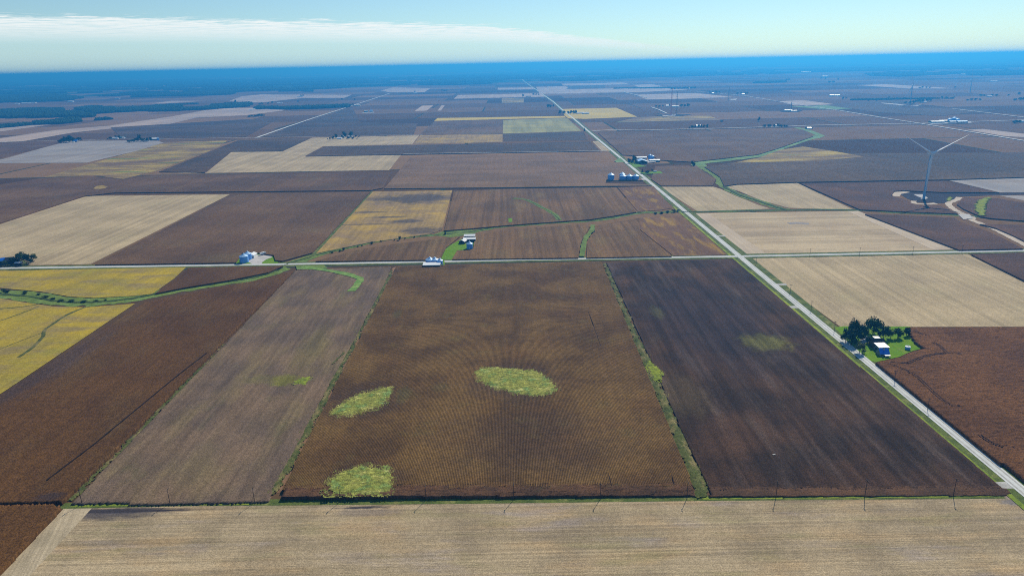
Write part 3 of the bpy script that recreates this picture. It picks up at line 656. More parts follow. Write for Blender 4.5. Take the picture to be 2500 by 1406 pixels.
strip('waterway', 'grass_creek', WW, 3.4, 3.4, 1.95, 'green grass waterway curling through the corn to the road', kind='stuff', jag=1.2)
W3 = smooth_line(PS([(1252, 487), (1285, 491), (1320, 508), (1350, 525), (1366, 540)]), 5)
strip('waterway', 'grass_creek', W3, 4.2, 3.4, 2.0, 'green ditch running diagonally into the creek', kind='stuff', jag=1.2)
strip('waterway', 'reed', W3, 0.8, 0.7, 2.1, 'dark line of rushes in the diagonal ditch', kind='stuff', jag=0.8)
strip('grass_hook', 'grass_hook', smooth_line(PS([(735, 652), (790, 659), (840, 668), (868, 676), (880, 682), (872, 695), (858, 711)], 0.8), 5), 4.2, 4.2, 1.15, 'lime green grass hook bending into the grey soybeans', kind='stuff', jag=0.8)
flat('creek_meadow', 'grass_creek', PS([(722, 650), (790, 649), (800, 656), (760, 660), (725, 660)]), 'green grass wedge south of the road at the hook', z=1.1, kind='stuff')
flat('yard', 'grass_lawn', PS([(1200 * 0 + 1241, 536), (1250, 536), (1251, 545), (1242, 546)]), 'tiny green square beside the creek', z=1.95, kind='stuff')

# west of the crossroads, south of the road
flat('soybean_field', 'soy_gold', PS([(-300, 668), (0, 661), (455, 652), (425, 680), (372, 717), (330, 722), (230, 727), (170, 724), (100, 712), (0, 703), (-300, 690)], 0.5), 'gold soybean field between the crossing road and the creek', z=0.5)
flat('soybean_field', 'soy_gold', PS([(-300, 722), (0, 728), (60, 738), (130, 748), (210, 750), (330, 741), (0, 962), (-420, 1240)], 0.5), 'gold soybean field with dark drainage veins at the west edge', z=0.52)
for i, q in enumerate(([(212, 748), (165, 768), (120, 797), (108, 808), (104, 822), (80, 848), (45, 872)], [(95, 748), (60, 762), (0, 783)], [(105, 740), (60, 748), (0, 754)], [(104, 812), (50, 832), (0, 852)])):
    strip('drain_vein', 'weed_dark', smooth_line(PS(q, 0.5), 5), (1.6, 0.9, 1.0, 0.4)[i], (1.6, 0.9, 1.0, 0.4)[i], 0.58 + 0.02 * i, ('forked dark green drain line down the gold soybeans', 'dark green drain line at the west edge of the gold soybeans', 'short drain line below the creek in the gold soybeans', 'faint drain thread in the gold soybeans')[i], kind='stuff', jag=0.3)
slab('corn_field', 'corn_umber', PS([(462, 652), (690, 648), (655, 664), (560, 683), (450, 701), (378, 715), (430, 680)], TOP), TOP, 'umber corn wedge between the road and the creek')

for i, (q, lab) in enumerate((([(2168, 887), (2200, 898), (2240, 920), (2280, 958), (2315, 985), (2345, 991)], 'curved tractor track through the corn below the roadside farmhouse'), ([(2172, 885), (2215, 885), (2262, 868), (2310, 862), (2345, 862)], 'scuffed track along the farmhouse lawn edge in the corn'), ([(2278, 835), (2295, 845), (2312, 862)], 'short dark scuff in the corn east of the lawn'), ([(2390, 1060), (2420, 1080), (2450, 1090)], 'faint track in the corn near the lower road'), ([(2230, 806), (2250, 815), (2268, 818)], 'dark scuff beside the last farmhouse tree'))):
    for o_ in (-0.9, 0.9):
        strip('tractor_track', 'track_faint', offset_line(smooth_line(PS(q, TOP), 6), o_), 0.3, 0.3, TOP + 0.25 + 0.03 * i, lab, jag=0.25)
for q, lab in (([(1436, 760), (1452, 802), (1466, 843)], 'thin dark skip in the rust corn rows above the oval weeds'), ([(1486, 1158), (1490, 1172), (1493, 1184)], 'short dark skip at the south end of the rust corn rows'), ([(1640, 1160), (1646, 1184)], 'second short dark skip at the south end of the rust corn rows')):
    strip('row_skip', 'track_soil_shade', PS(q, TOP), 0.22, 0.22, TOP + 0.3, lab)

# north of the crossing road
flat('stubble_field', 'stubble_ns', PS([(-260, 655), (-260, 615), (0, 548), (212, 479), (562, 475), (222, 645), (0, 649)]), 'large tan stubble field with long furrow lines above the west road')
slab('corn_field', 'corn_mauve', PS([(566, 474), (905, 467), (762, 616), (690, 636), (672, 634), (668, 622), (630, 616), (590, 617), (575, 640), (232, 645)], TOP), TOP, 'mauve brown corn field behind the two steel bins', wob=0.6)
strip('grass_strip', 'grass_verge', PS([(906, 468), (835, 545), (768, 618), (745, 632)]), 4.5, 3.5, 0.21, 'green grass line down the west side of the mottled soybeans', jag=1)
slab('soybean_field', 'soy_mottled', PS([(910, 468), (1104, 465), (1079, 561), (1050, 571), (900, 592), (772, 618)], 0.8), 0.8, 'mottled gold soybean field with dark swirls')
slab('corn_field', 'corn_rosy', PS([(770, 637), (860, 612), (950, 597), (1060, 583), (1122, 577), (1088, 604), (1074, 633)], TOP), TOP, 'rosy corn sliver between the creek and the road')
slab('corn_field', 'corn_rosy', PS([(1104, 632), (1116, 612), (1155, 609), (1160, 574), (1240, 559), (1420, 547), (1441, 552), (1418, 590), (1412, 628)], TOP), TOP, 'rosy corn field east of the grassy shed yard')
slab('corn_field', 'corn_rosy', PS([(1432, 628), (1434, 592), (1452, 566), (1452, 551), (1500, 543), (1560, 532), (1560, 560), (1640, 624)], TOP), TOP, 'rosy corn field between the grass waterway and the rusty soybeans')
slab('soybean_field', 'soy_rusty', PS([(1562, 532), (1664, 525), (1772, 622), (1644, 624), (1563, 560)], 0.9), 0.9, 'rusty soybean field with yellow streaks at the crossroads')
slab('corn_field', 'corn_rosy', PS([(1108, 466), (1250, 461), (1505, 457), (1553, 517), (1500, 526), (1440, 535), (1380, 539), (1240, 549), (1150, 557), (1084, 562)], TOP), TOP, 'rosy corn field cut by the diagonal ditch')
slab('soybean_field', 'soy_rusty', PS([(1508, 457), (1596, 455), (1640, 508), (1610, 513), (1557, 516)], 0.9), 0.9, 'rusty soybean block with yellow streaks beside the long road')
strip('hedge_line', 'reed', PS([(905, 467), (1105, 463), (1250, 460.5), (1592, 454)]), 0.7, 0.7, 1.95, 'dark field boundary line north of the mottled soybeans', kind='stuff', jag=0.6)
slab('corn_field', 'corn_pale', PS([(938, 460), (1003, 383), (1400, 377), (1470, 397), (1520, 395), (1570, 440), (1480, 440), (1478, 447), (1585, 450), (1590, 453)], TOP), TOP, 'pale mauve corn field west of the four steel bins')
slab('corn_field', 'corn_mauve', PS([(-200, 560), (0, 543), (205, 478), (280, 470), (905, 464), (935, 458), (955, 421), (372, 427), (300, 440), (225, 430), (100, 435), (-200, 480)], TOP), TOP, 'wide mauve corn field north of the furrowed stubble')
flat('weed_spot', 'soy_ochre_distant', PS([(228, 463), (236, 457), (250, 455), (264, 458), (258, 462), (240, 466)]), 'small ochre spot in the wide mauve corn', z=2.0, kind='stuff')
slab('corn_field', 'corn_mauve', PS([(1590, 437), (1614, 453), (1740, 453), (1748, 436), (1720, 420), (1700, 404), (1600, 405)], TOP), TOP, 'brown corn block south of the blue-roofed farm')
slab('corn_field', 'corn_dusky', PS([(1720, 407), (1850, 388), (1950, 375), (2500, 372), (2500, 432), (2310, 438), (1950, 444), (1800, 449), (1768, 454), (1758, 432)], TOP), TOP, 'wide dusky corn field behind the creek stubble')
flat('soybean_field', 'soy_ochre_distant', PS([(1790, 400), (1850, 388), (1905, 368), (1960, 360), (2040, 372), (2110, 385), (2000, 395)]), 'ochre patch beside the curving grass waterway', z=2.0)
slab('corn_field', 'corn_mauve', PS([(1605, 390), (1690, 395), (1850, 377), (1900, 362), (1985, 333), (1960, 316), (1460, 324), (1520, 378), (1600, 384)], TOP), TOP, 'big mauve corn field between the farm and the second crossing road')

# farther fields (flat sheets: plants too far to read)
def far(name, mat, px, label):
    return flat(name, mat, PS(px), label)
ZORD[0] = 0.30
far('stubble_field', 'stubble_ns', [(372, 425), (505, 421), (567, 370), (692, 369), (762, 337), (1024, 331), (1006, 353), (788, 358), (744, 382), (980, 378), (950, 416), (505, 423)], 'pale bent stubble field wrapped around the dark corn strip')
slab('corn_field', 'corn_dusky', PS([(746, 381), (790, 358), (1006, 354), (1250, 350), (1440, 346), (1466, 368), (980, 377)], TOP), TOP, 'dark corn strip inside the bent stubble field')
slab('corn_field', 'corn_dusky', PS([(388, 419), (580, 343), (756, 337.5), (690, 368.5), (565, 369.5), (500, 420.5)], TOP), TOP, 'dark striped corn wedge west of the bent stubble field')
far('stubble_strip', 'stubble_ns', [(1446, 346), (1460, 345), (1490, 369), (1470, 369)], 'small pale stubble strip beside the long road')
far('soybean_field', 'soy_ochre_distant', [(105, 434), (215, 402), (330, 370), (400, 348), (555, 344), (530, 362), (385, 417), (300, 438), (225, 428)], 'ochre soybean field with green streaks to the west')
far('stubble_field', 'stubble_grey', [(-150, 410), (0, 391), (165, 345), (380, 343), (400, 349), (330, 370), (212, 398), (0, 399)], 'grey tan stubble field below the western farm trees')
far('corn_field', 'corn_mauve', [(-150, 400), (0, 387), (150, 350), (140, 345), (0, 349), (-150, 353)], 'brown field at the west edge below the far lane')
far('corn_field', 'corn_dusky', [(1230, 345), (1435, 343), (1425, 322), (1228, 328)], 'dusky corn block west of the long road')
far('soybean_field', 'soy_olive', [(1228, 327), (1420, 321), (1385, 289), (1228, 294)], 'olive striped soybean block west of the long road')
far('corn_field', 'corn_distant', [(1022, 331), (1228, 327), (1226, 293), (1062, 296)], 'purplish striped corn block beside the olive soybeans')
far('soybean_field', 'soy_mottled', [(1010, 352), (1227, 348), (1227, 328), (1026, 331)], 'mottled soybean block below the purplish stripes')
far('soybean_field', 'soy_gold_distant', [(1060, 296), (1383, 288), (1376, 284), (1068, 289)], 'long thin gold soybean ribbon')
far('soybean_field', 'soy_gold_distant', [(1378, 283), (1372, 267), (1505, 264), (1556, 286), (1430, 291), (1388, 290)], 'gold soybean field beside the long road farm')
far('soybean_field', 'soy_ochre_distant', [(1556, 287), (1620, 285), (1730, 283), (1760, 294), (1640, 296), (1500, 300)], 'ochre soybean field near the crane site')
far('stubble_field', 'stubble_distant', [(270, 307), (420, 285), (500, 270), (560, 264), (708, 264), (690, 271), (600, 282), (480, 288), (400, 307)], 'long pale stubble field below the western woods')
far('stubble_field', 'stubble_distant', [(-150, 346), (0, 338), (130, 319), (280, 306.5), (400, 306), (300, 312), (180, 324), (60, 345), (-150, 357)], 'thin pale field band sloping to the west edge')
far('stubble_field', 'stubble_distant', [(-100, 330), (0, 322), (125, 305), (40, 308), (-100, 314)], 'small pale stubble strip under the western woods')
far('stubble_field', 'stubble_distant', [(560, 247), (590, 236), (640, 231), (730, 232), (860, 232), (840, 240), (740, 240), (640, 251), (600, 251)], 'tan fields along the edge of the far woods')
far('stubble_field', 'stubble_distant', [(365, 254), (420, 247), (500, 247), (430, 252)], 'far tan sliver beside the woods')
far('stubble_field', 'stubble_distant', [(1012, 272), (1030, 259), (1058, 258), (1042, 271)], 'small pale stubble square in the distance')
far('stubble_field', 'stubble_distant', [(1068, 271), (1078, 258), (1086, 258), (1076, 271)], 'narrow pale stubble slip in the distance')
far('stubble_field', 'stubble_distant', [(1108, 242), (1118, 233), (1320, 228), (1330, 237)], 'pale stubble band crossing to the long road')
far('soybean_field', 'soy_ochre_distant', [(1225, 252), (1225, 241), (1280, 240), (1278, 252)], 'small ochre square west of the long road')
far('stubble_field', 'stubble_distant', [(1215, 220), (1216, 215), (1300, 214), (1306, 219)], 'far pale stubble strip near the woods')
far('stubble_field', 'stubble_distant', [(1318, 230), (1308, 213), (1380, 211), (1420, 229)], 'pale rosy stubble block east of the long road')
far('stubble_field', 'stubble_distant', [(1376, 210), (1370, 205), (1520, 202), (1540, 207)], 'farthest pale stubble band by the woods')
far('stubble_field', 'stubble_distant', [(1395, 219), (1600, 214), (1680, 220), (1560, 226), (1415, 228)], 'broad pale field band in the distance')
far('corn_field', 'corn_dusky', [(1382, 218), (1392, 210), (1475, 208), (1478, 215)], 'far dark block between pale fields')
far('stubble_field', 'stubble_distant', [(1550, 232), (1700, 228), (1790, 238), (1640, 243), (1580, 244)], 'pale rosy stubble field left of the far farms')
far('stubble_field', 'stubble_distant', [(1545, 208), (1590, 206), (1620, 212), (1560, 214)], 'tiny far pale stubble plot')
far('stubble_field', 'stubble_distant', [(930, 222), (960, 214), (1050, 217), (1036, 226), (950, 226)], 'far tan plot below the woods')
far('stubble_field', 'stubble_distant', [(2090, 209), (2160, 206), (2290, 214), (2330, 217), (2220, 217)], 'pale rosy field behind the second turbine')
far('soybean_field', 'grass_distant', [(1930, 261), (2020, 258), (2110, 266), (2020, 268)], 'thin green field east of the equipment yard')
far('stubble_field', 'stubble_distant', [(1900, 248), (1960, 245), (2040, 256), (1940, 259)], 'faint pale field east of the far farms')
far('corn_field', 'corn_dusky', [(2010, 257), (2180, 245), (2230, 250), (2200, 262), (2440, 268), (2300, 284), (2150, 276)], 'dark blue corn field below the second turbine')
far('stubble_field', 'stubble_distant', [(2360, 318), (2400, 316), (2520, 330), (2520, 338), (2450, 333)], 'faint pale wedge beside the eastern diagonal road')
far('corn_field', 'corn_dusky', [(640, 335), (860, 262), (880, 300), (1020, 302), (1010, 330)], 'dark corn field between the slanting road and the tree-ringed farm')
far('corn_field', 'corn_dusky', [(270, 312), (600, 292), (680, 290), (600, 335), (300, 340)], 'dark corn field north of the western farms')
far('soybean_field', 'grass_distant', [(2320, 408), (2370, 405), (2360, 407), (2300, 410)], 'thin pale green sliver behind the turbine')

# ------------------------------------------------------------------ objects: helpers
def mpp(px, py):
    """metres per pixel for an upright thing whose foot is at that pixel"""
    x, y = P(px, py)
    return (x * _F[0] + y * _F[1] - CAM_H * _F[2]) / FOCAL

def tube(path, radii, n=8, cap=True):
    V, F = [], []
    for i, (p, r) in enumerate(zip(path, radii)):
        p = Vector(p)
        d = Vector(path[min(i + 1, len(path) - 1)]) - Vector(path[max(i - 1, 0)])
        d.normalize()
        a = d.orthogonal().normalized() if abs(d.z) < 0.95 else Vector((1, 0, 0))
        a = (a - d * a.dot(d)).normalized(); bb = d.cross(a)
        for k in range(n):
            th = 2 * math.pi * k / n
            V.append(p + (a * math.cos(th) + bb * math.sin(th)) * r)
        if i:
            o = (i - 1) * n
            F += [(o + k, o + (k + 1) % n, o + n + (k + 1) % n, o + n + k) for k in range(n)]
    if cap:
        F += [tuple(range(n))[::-1], tuple(range(len(V) - n, len(V)))]
    return V, F

def join(*parts):
    V, F = [], []
    for v, f in parts:
        o = len(V); V += list(v); F += [tuple(i + o for i in q) for q in f]
    return V, F

def box(x0, x1, y0, y1, z0, z1):
    v = [(x, y, z) for z in (z0, z1) for y in (y0, y1) for x in (x0, x1)]
    return v, [(0, 2, 3, 1), (4, 5, 7, 6), (0, 1, 5, 4), (2, 6, 7, 3), (0, 4, 6, 2), (1, 3, 7, 5)]

def lathe(prof, n=24, close=True):
    V, F = [], []
    for i, (r, z) in enumerate(prof):
        V += [(r * math.cos(2 * math.pi * k / n), r * math.sin(2 * math.pi * k / n), z) for k in range(n)]
        if i:
            o = (i - 1) * n
            F += [(o + k, o + (k + 1) % n, o + n + (k + 1) % n, o + n + k) for k in range(n)]
    if close:
        F += [tuple(range(n))[::-1], tuple(range(len(V) - n, len(V)))]
    return V, F

def thing(name, label, cat, loc, rotz=0.0, group=None):
    o = bpy.data.objects.new(name, None); COL.objects.link(o)
    o.empty_display_size = 0.5
    o.location = loc; o.rotation_euler = (0, 0, rotz)
    return tag(o, label, cat, group)

# ------------------------------------------------------------------ trees
def crown_mesh(name, mat, seed, kind='round', leaves=520):
    """crown of a tree one unit tall and one unit wide: leaf sprays spread through several lobes"""
    r = np.random.default_rng(seed)
    lobes = []
    if kind == 'round':
        lobes.append((0, 0, 0.56, 0.34, 0.36))
        for k in range(9):
            a = r.uniform(0, 6.28); q = r.uniform(0.18, 0.30); zz = r.uniform(0.22, 0.84)
            s = r.uniform(0.16, 0.24) * (1.1 - 0.5 * abs(zz - 0.55))
            lobes.append((q * math.cos(a) * (1.15 - 0.7 * max(0, zz - 0.5)), q * math.sin(a) * (1.15 - 0.7 * max(0, zz - 0.5)), zz, s, s * 0.85))
    elif kind == 'cone':
        for k in range(9):
            zz = 0.12 + k * 0.1
            lobes.append((r.uniform(-.02, .02), r.uniform(-.02, .02), zz, 0.46 * (1 - zz) + 0.03, 0.08))
    else:   # bush
        for k in range(7):
            a = r.uniform(0, 6.28); q = r.uniform(0.0, 0.28)
            lobes.append((q * math.cos(a), q * math.sin(a), r.uniform(0.25, 0.62), r.uniform(0.18, 0.28), r.uniform(0.2, 0.34)))
    wts = np.array([l[3] ** 2 for l in lobes]); wts /= wts.sum()
    V, F = [], []
    for (lx, ly, lz, lr, lh) in lobes:   # dark inner mass of twigs and leaves
        o = len(V); n = 7
        for i, fi in enumerate((-0.7, 0.0, 0.7)):
            for k in range(n):
                a = 2 * math.pi * k / n + i
                j = 0.72 * r.uniform(0.75, 1.05)
                V.append((lx + lr * j * math.cos(fi) * math.cos(a), ly + lr * j * math.cos(fi) * math.sin(a), lz + lh * j * math.sin(fi)))
        for i in (0, 1):
            F += [(o + i * n + k, o + i * n + (k + 1) % n, o + (i + 1) * n + (k + 1) % n, o + (i + 1) * n + k) for k in range(n)]
        F += [tuple(o + 2 * n + k for k in range(n)), tuple(o + k for k in range(n))[::-1]]
    for _ in range(leaves):
        l = lobes[r.choice(len(lobes), p=wts)]
        d = r.normal(size=3); d /= np.linalg.norm(d)
        s = r.uniform(0.72, 1.08)
        c = np.array([l[0] + d[0] * l[3] * s, l[1] + d[1] * l[3] * s, l[2] + d[2] * l[4] * s])
        u = r.normal(size=3); u /= np.linalg.norm(u); v = np.cross(u, d + 0.3 * r.normal(size=3)); v /= np.linalg.norm(v) + 1e-9
        sz = r.uniform(0.025, 0.06)
        o = len(V)
        V += [tuple(c + u * sz), tuple(c + v * sz * 0.8), tuple(c - u * sz), tuple(c - v * sz * 0.8 + d * sz * 0.5)]
        F.append((o, o + 1, o + 2, o + 3))
    return mesh(name, V, F, mat)

def trunk_mesh(name, seed, kind='round'):
    r = np.random.default_rng(seed)
    parts = [tube([(0, 0, -0.01), (0.005, 0, 0.16), (0.0, 0.01, 0.34), (0.01, 0, 0.6 if kind != 'cone' else 0.95)], [0.034, 0.024, 0.018, 0.005], 7)]
    if kind == 'round':
        for k in range(5):
            a = k * 1.3 + r.uniform(0, 0.5); z = r.uniform(0.24, 0.4)
            e = (0.24 * math.cos(a), 0.24 * math.sin(a), z + 0.24)
            parts.append(tube([(0, 0, z), (e[0] * 0.5, e[1] * 0.5, z + 0.1), e], [0.014, 0.009, 0.003], 5))
    return mesh(name, *join(*parts), 'bark')

CROWNS = {
    'oak': [crown_mesh('oak_crown', 'foliage_oak', s) for s in (1, 2, 3)],
    'deep': [crown_mesh('deep_crown', 'foliage_deep', s) for s in (4, 5, 6)],
    'olive': [crown_mesh('olive_crown', 'foliage_olive', s, leaves=420) for s in (7, 8)],
    'conifer': [crown_mesh('conifer_crown', 'foliage_conifer', s, 'cone', 420) for s in (9, 10)],
    'bush': [crown_mesh('bush_crown', 'foliage_deep', s, 'bush', 300) for s in (11, 12)],
}
TRUNKS = {'round': trunk_mesh('round_trunk', 1), 'cone': trunk_mesh('cone_trunk', 2, 'cone'), 'bush': trunk_mesh('bush_trunk', 3, 'bush')}
def tree(px, py, hp, wp, kind='deep', label='', group=None, metres=False):
    """foot at pixel (px, py), hp x wp pixels tall and wide in the photograph"""
    x, y = P(px, py)
    s = mpp(px, py)
    h, wd = hp * s / 0.96, wp * s * 1.08
    nm = {'conifer': 'conifer_tree', 'bush': 'bush'}.get(kind, 'broadleaf_tree')
    o = thing(nm, label, 'bush' if kind == 'bush' else 'tree', (x, y, 0), random.uniform(0, 6.28), group)
    o.scale = (wd, wd, h)
    c = link('crown', random.choice(CROWNS[kind]), o)
    link('trunk', TRUNKS[{'conifer': 'cone', 'bush': 'bush'}.get(kind, 'round')], o)
    return o

# trees round the roadside farmhouse
for q in ((2081, 827, 56, 25, 'oak', 'tallest narrow tree on the road side of the roadside farmhouse'),
          (2064, 836, 36, 24, 'deep', 'dark tree leaning over the road at the roadside farmhouse'),
          (2096, 831, 42, 26, 'deep', 'dark middle tree of the clump west of the roadside farmhouse'),
          (2079, 842, 44, 30, 'deep', 'broad front tree of the clump shading the road'),
          (2108, 827, 36, 20, 'oak', 'slim tree on the east side of the roadside clump'),
          (2131, 814, 45, 40, 'oak', 'large lone round tree behind the dark barn roof'),
          (2156, 828, 36, 26, 'deep', 'first tree east of the dark barn roof'),
          (2174, 827, 27, 20, 'olive', 'olive tree in the row east of the barn'),
          (2191, 826, 28, 24, 'oak', 'third tree in the row east of the barn'),
          (2213, 820, 22, 19, 'deep', 'last small tree of the row at the field corner'),
          (2098, 862, 34, 26, 'olive', 'loose olive tree at the roadside in front of the clump'),
          (2118, 838, 20, 14, 'oak', 'small tree beside the parked cars')):
    tree(*q[:5], label=q[5], group='trees round the roadside farmhouse')
# western roadside farm
for q in ((55, 643, 30, 26, 'oak', 'tall tree over the western roadside houses'), (70, 645, 26, 22, 'deep', 'dark tree in the middle of the western roadside clump'),
          (84, 639, 23, 17, 'olive', 'outer tree of the western roadside clump'), (36, 646, 20, 20, 'deep', 'low tree between the western roadside houses'),
          (14, 650, 16, 18, 'oak', 'low tree in front of the western blue house'), (-2, 652, 15, 16, 'deep', 'dark tree cut by the frame edge at the western house')):
    tree(*q[:5], label=q[5], group='trees at the western roadside farm')
# creek trees and bushes
tree(1087, 573, 11, 7, 'conifer', 'single dark upright tree on the creek meadow')
tree(1692, 407, 15, 12, 'deep', 'lone dark tree at the bend of the grass waterway')
tree(1853, 297, 12, 8, 'deep', 'lone tree north of the second crossing road')
tree(1762, 298, 5, 12, 'bush', 'lone wide bush at the tip of the ochre field')
tree(1427, 321, 9, 5, 'conifer', 'small conifer at the far crossroads')

ORD = ['first', 'second', 'third', 'fourth', 'fifth', 'sixth', 'seventh', 'eighth', 'ninth', 'tenth', 'eleventh', 'twelfth', 'thirteenth', 'fourteenth']
def clump(rows, group, label, kinds=('deep', 'oak', 'deep')):
    for i, q in enumerate(sorted(rows, key=lambda q_: q_[0])):
        tree(q[0], q[1], q[2], q[3], q[4] if len(q) > 4 else kinds[i % len(kinds)], label + ', ' + ORD[i] + ' from the west', group)
def bushes(rows, label, group):
    for i, q in enumerate(sorted(rows, key=lambda q_: q_[0])):
        tree(*q, 'bush', label + ', ' + ORD[i] + ' from the west', group)
bushes(((976, 586, 12, 9), (989, 584, 5, 5), (1012, 580, 5, 6), (963, 587, 5, 6), (930, 591, 5, 6), (908, 596, 7, 11), (839, 611, 9, 11), (830, 615, 6, 8), (810, 618, 5, 9), (874, 603, 4, 6), (884, 601, 4, 6), (1026, 577, 4, 5)), 'round dark bush along the creek north of the road', 'bushes along the creek')
bushes(((10, 713, 10, 14), (20, 714, 8, 14), (62, 717, 8, 16), (95, 720, 6, 14), (112, 727, 7, 18), (130, 731, 6, 16), (150, 735, 6, 18), (175, 737, 6, 20), (205, 738, 6, 16), (235, 736, 5, 12), (258, 734, 5, 8)), 'dark creek bush along the edge of the gold soybeans', 'bushes beside the gold soybeans')
bushes(((1600, 523, 6, 14), (1615, 522, 7, 14), (1630, 520, 8, 12), (1645, 519, 9, 12), (1655, 518, 8, 10)), 'low bush in the thicket where the creek meets the long road', 'thicket bushes at the creek bridge')
clump([(1536, 400, 14, 10), (1543, 401, 12, 9), (1548, 396, 17, 12), (1553, 400, 10, 9)], 'trees at the blue-roofed farm', 'dark tree in the clump beside the blue-roofed farm')
tree(1568, 423, 10, 8, 'conifer', 'dark conifer on the small lawn by the long road')
tree(1581, 424, 8, 12, 'deep', 'wide dark tree on the small lawn by the long road')
tree(1592, 419, 6, 5, 'deep', 'little tree beside the white tank on the lawn')
clump([(800, 340, 3, 5, 'bush'), (806, 341, 6, 5), (813, 340, 8, 8), (821, 339, 12, 8), (836, 338, 8, 8), (842, 337, 17, 10), (850, 340, 6, 8), (858, 337, 17, 11), (862, 340, 6, 8), (869, 336, 6, 5), (877, 335, 4, 6, 'bush'), (872, 340, 4, 4, 'bush')], 'trees at the tree-ringed farmstead', 'tree ringing the farmstead in the bent stubble field')
clump([(148, 349, 9, 12), (155, 349, 12, 14), (163, 349, 15, 16), (171, 348, 17, 16), (178, 347, 13, 12), (190, 345, 10, 11), (196, 344, 8, 8)], 'trees of the westernmost far farm', 'tree in the rounded grove of the westernmost far farm')
clump([(263, 341, 4, 4, 'bush'), (270, 340, 6, 9), (283, 338, 7, 6), (290, 339, 8, 8), (305, 338, 6, 5)], 'trees between the small western houses', 'small tree between the far western houses')
clump([(316, 348, 6, 12), (325, 348, 8, 12), (334, 347, 11, 12), (342, 346, 17, 10), (350, 347, 10, 12), (360, 346, 10, 10), (368, 344, 9, 8)], 'windbreak trees by the western white barn', 'windbreak tree beside the far western white barn')
clump([(608, 287, 5, 9), (616, 287, 6, 9), (624, 287, 6, 9), (632, 286, 8, 9), (640, 286, 8, 8), (645, 284, 4, 4)], 'small grove in the pale stubble', 'tree of the small grove at the edge of pale stubble')
clump([(1367, 280, 10, 8), (1377, 280, 10, 7), (1388, 279, 8, 8), (1394, 279, 9, 8), (1400, 279, 10, 8), (1406, 279, 10, 7)], 'trees at the gold field farm', 'tree at the farm beside the gold soybean field')
clump([(1338, 264, 9, 8), (1344, 264, 9, 8), (1351, 262, 6, 6)], 'grove west of the long road', 'tree of the small grove west of the long road')
clump([(1277, 238, 8, 5), (1302, 233, 5, 6), (1309, 233, 4, 6), (1315, 233, 4, 5)], 'trees at the far road farm', 'small far tree beside the long road')
clump([(1602, 262, 5, 6), (1610, 262, 5, 7), (1618, 261, 4, 6), (1634, 260, 6, 5), (1664, 262, 8, 9), (1672, 262, 7, 7), (1680, 262, 9, 9)], 'trees behind the crane site', 'tree in the row behind the crane site')
clump([(1683, 314, 4, 5), (1690, 314, 8, 8), (1697, 313, 7, 6), (1706, 313, 9, 7), (1712, 313, 8, 7), (1719, 313, 8, 6), (1726, 313, 10, 7)], 'trees by the far lane farm', 'tree of the farm grove by the second crossing road')
clump([(1866, 311, 7, 9), (1878, 311, 8, 10), (1890, 311, 7, 8), (1900, 311, 9, 7), (1908, 311, 7, 8), (1915, 311, 6, 8), (1921, 311, 6, 7)], 'round trees on the second crossing road', 'round tree along the second crossing road')
clump([(2476, 302, 9, 9), (2483, 302, 8, 8), (2490, 300, 6, 7)], 'trees at the east edge of the far road', 'tree in the eastern clump on the far road')
clump([(2236, 252, 8, 8), (2244, 251, 9, 8), (2252, 251, 9, 8), (2262, 250, 9, 8), (2270, 249, 10, 8), (2210, 253, 5, 8), (2222, 253, 6, 8), (2230, 253, 7, 8)], 'trees at the second turbine', 'tree in the grove below the second turbine')
clump([(2245, 217, 4, 6), (2252, 216, 5, 5), (2262, 216, 4, 6), (2270, 216, 4, 5), (2332, 216, 5, 5)], 'trees in the pale far field', 'small far tree in the pale rosy field')
clump([(2362, 246, 4, 8), (2372, 246, 6, 8), (2382, 246, 6, 8), (2392, 246, 5, 7), (2394, 236, 6, 8), (2402, 236, 5, 6), (2422, 236, 6, 8), (2432, 236, 6, 7), (2462, 235, 5, 6), (2478, 247, 6, 9), (2490, 246, 8, 10), (2500, 246, 8, 10), (2488, 232, 7, 7)], 'far eastern trees', 'far tree scattered along the eastern hedge line')
clump([(1733, 228, 4, 6), (1740, 229, 5, 7), (1748, 228, 6, 7), (1756, 227, 5, 5), (1800, 231, 5, 7), (1810, 231, 6, 7), (1818, 231, 5, 6), (1824, 230, 5, 5)], 'trees at the far north farms', 'far tree around the northern farms')
clump([(1640, 219, 4, 7), (1648, 219, 4, 7), (1656, 218, 4, 7), (1664, 218, 4, 7), (1680, 218, 6, 6), (1688, 218, 5, 6), (1696, 217, 5, 6)], 'hedgerow trees near the far lane', 'hedgerow tree near the far pale lane')
clump([(2058, 243, 6, 6), (2066, 242, 4, 5), (2080, 244, 3, 7, 'bush'), (2095, 246, 3, 7, 'bush'), (2120, 247, 3, 7, 'bush'), (2140, 247, 3, 7, 'bush'), (2170, 239, 3, 7, 'bush'), (2190, 240, 3, 7, 'bush'), (2300, 240, 5, 6), (2310, 241, 5, 6), (2200, 243, 3, 7, 'bush'), (2330, 238, 3, 7, 'bush')], 'hedge line by the dark blue field', 'low far hedge tree by the dark blue field')
clump([(857, 261, 7, 5), (862, 259, 6, 4), (735, 236, 4, 6), (740, 236, 4, 6), (835, 245, 5, 5), (866, 246, 5, 4), (728, 250, 4, 6), (1013, 226, 4, 5), (1085, 224, 4, 5), (1090, 223, 4, 5), (1080, 223, 4, 5)], 'scattered trees below the far woods', 'scattered far tree below the woods')
clump([(575, 252, 8, 7), (640, 256, 6, 7), (634, 257, 5, 6), (655, 255, 5, 6), (665, 254, 7, 5)], 'trees at the wood edge farm', 'far tree at the wood edge farm')
clump([(2005, 194, 4, 5), (2015, 194, 4, 5), (2024, 203, 5, 8), (2034, 203, 5, 8), (1920, 197, 4, 5), (1926, 197, 5, 5), (2046, 196, 4, 5)], 'farthest eastern farm trees', 'very far tree near the white northern sheds')

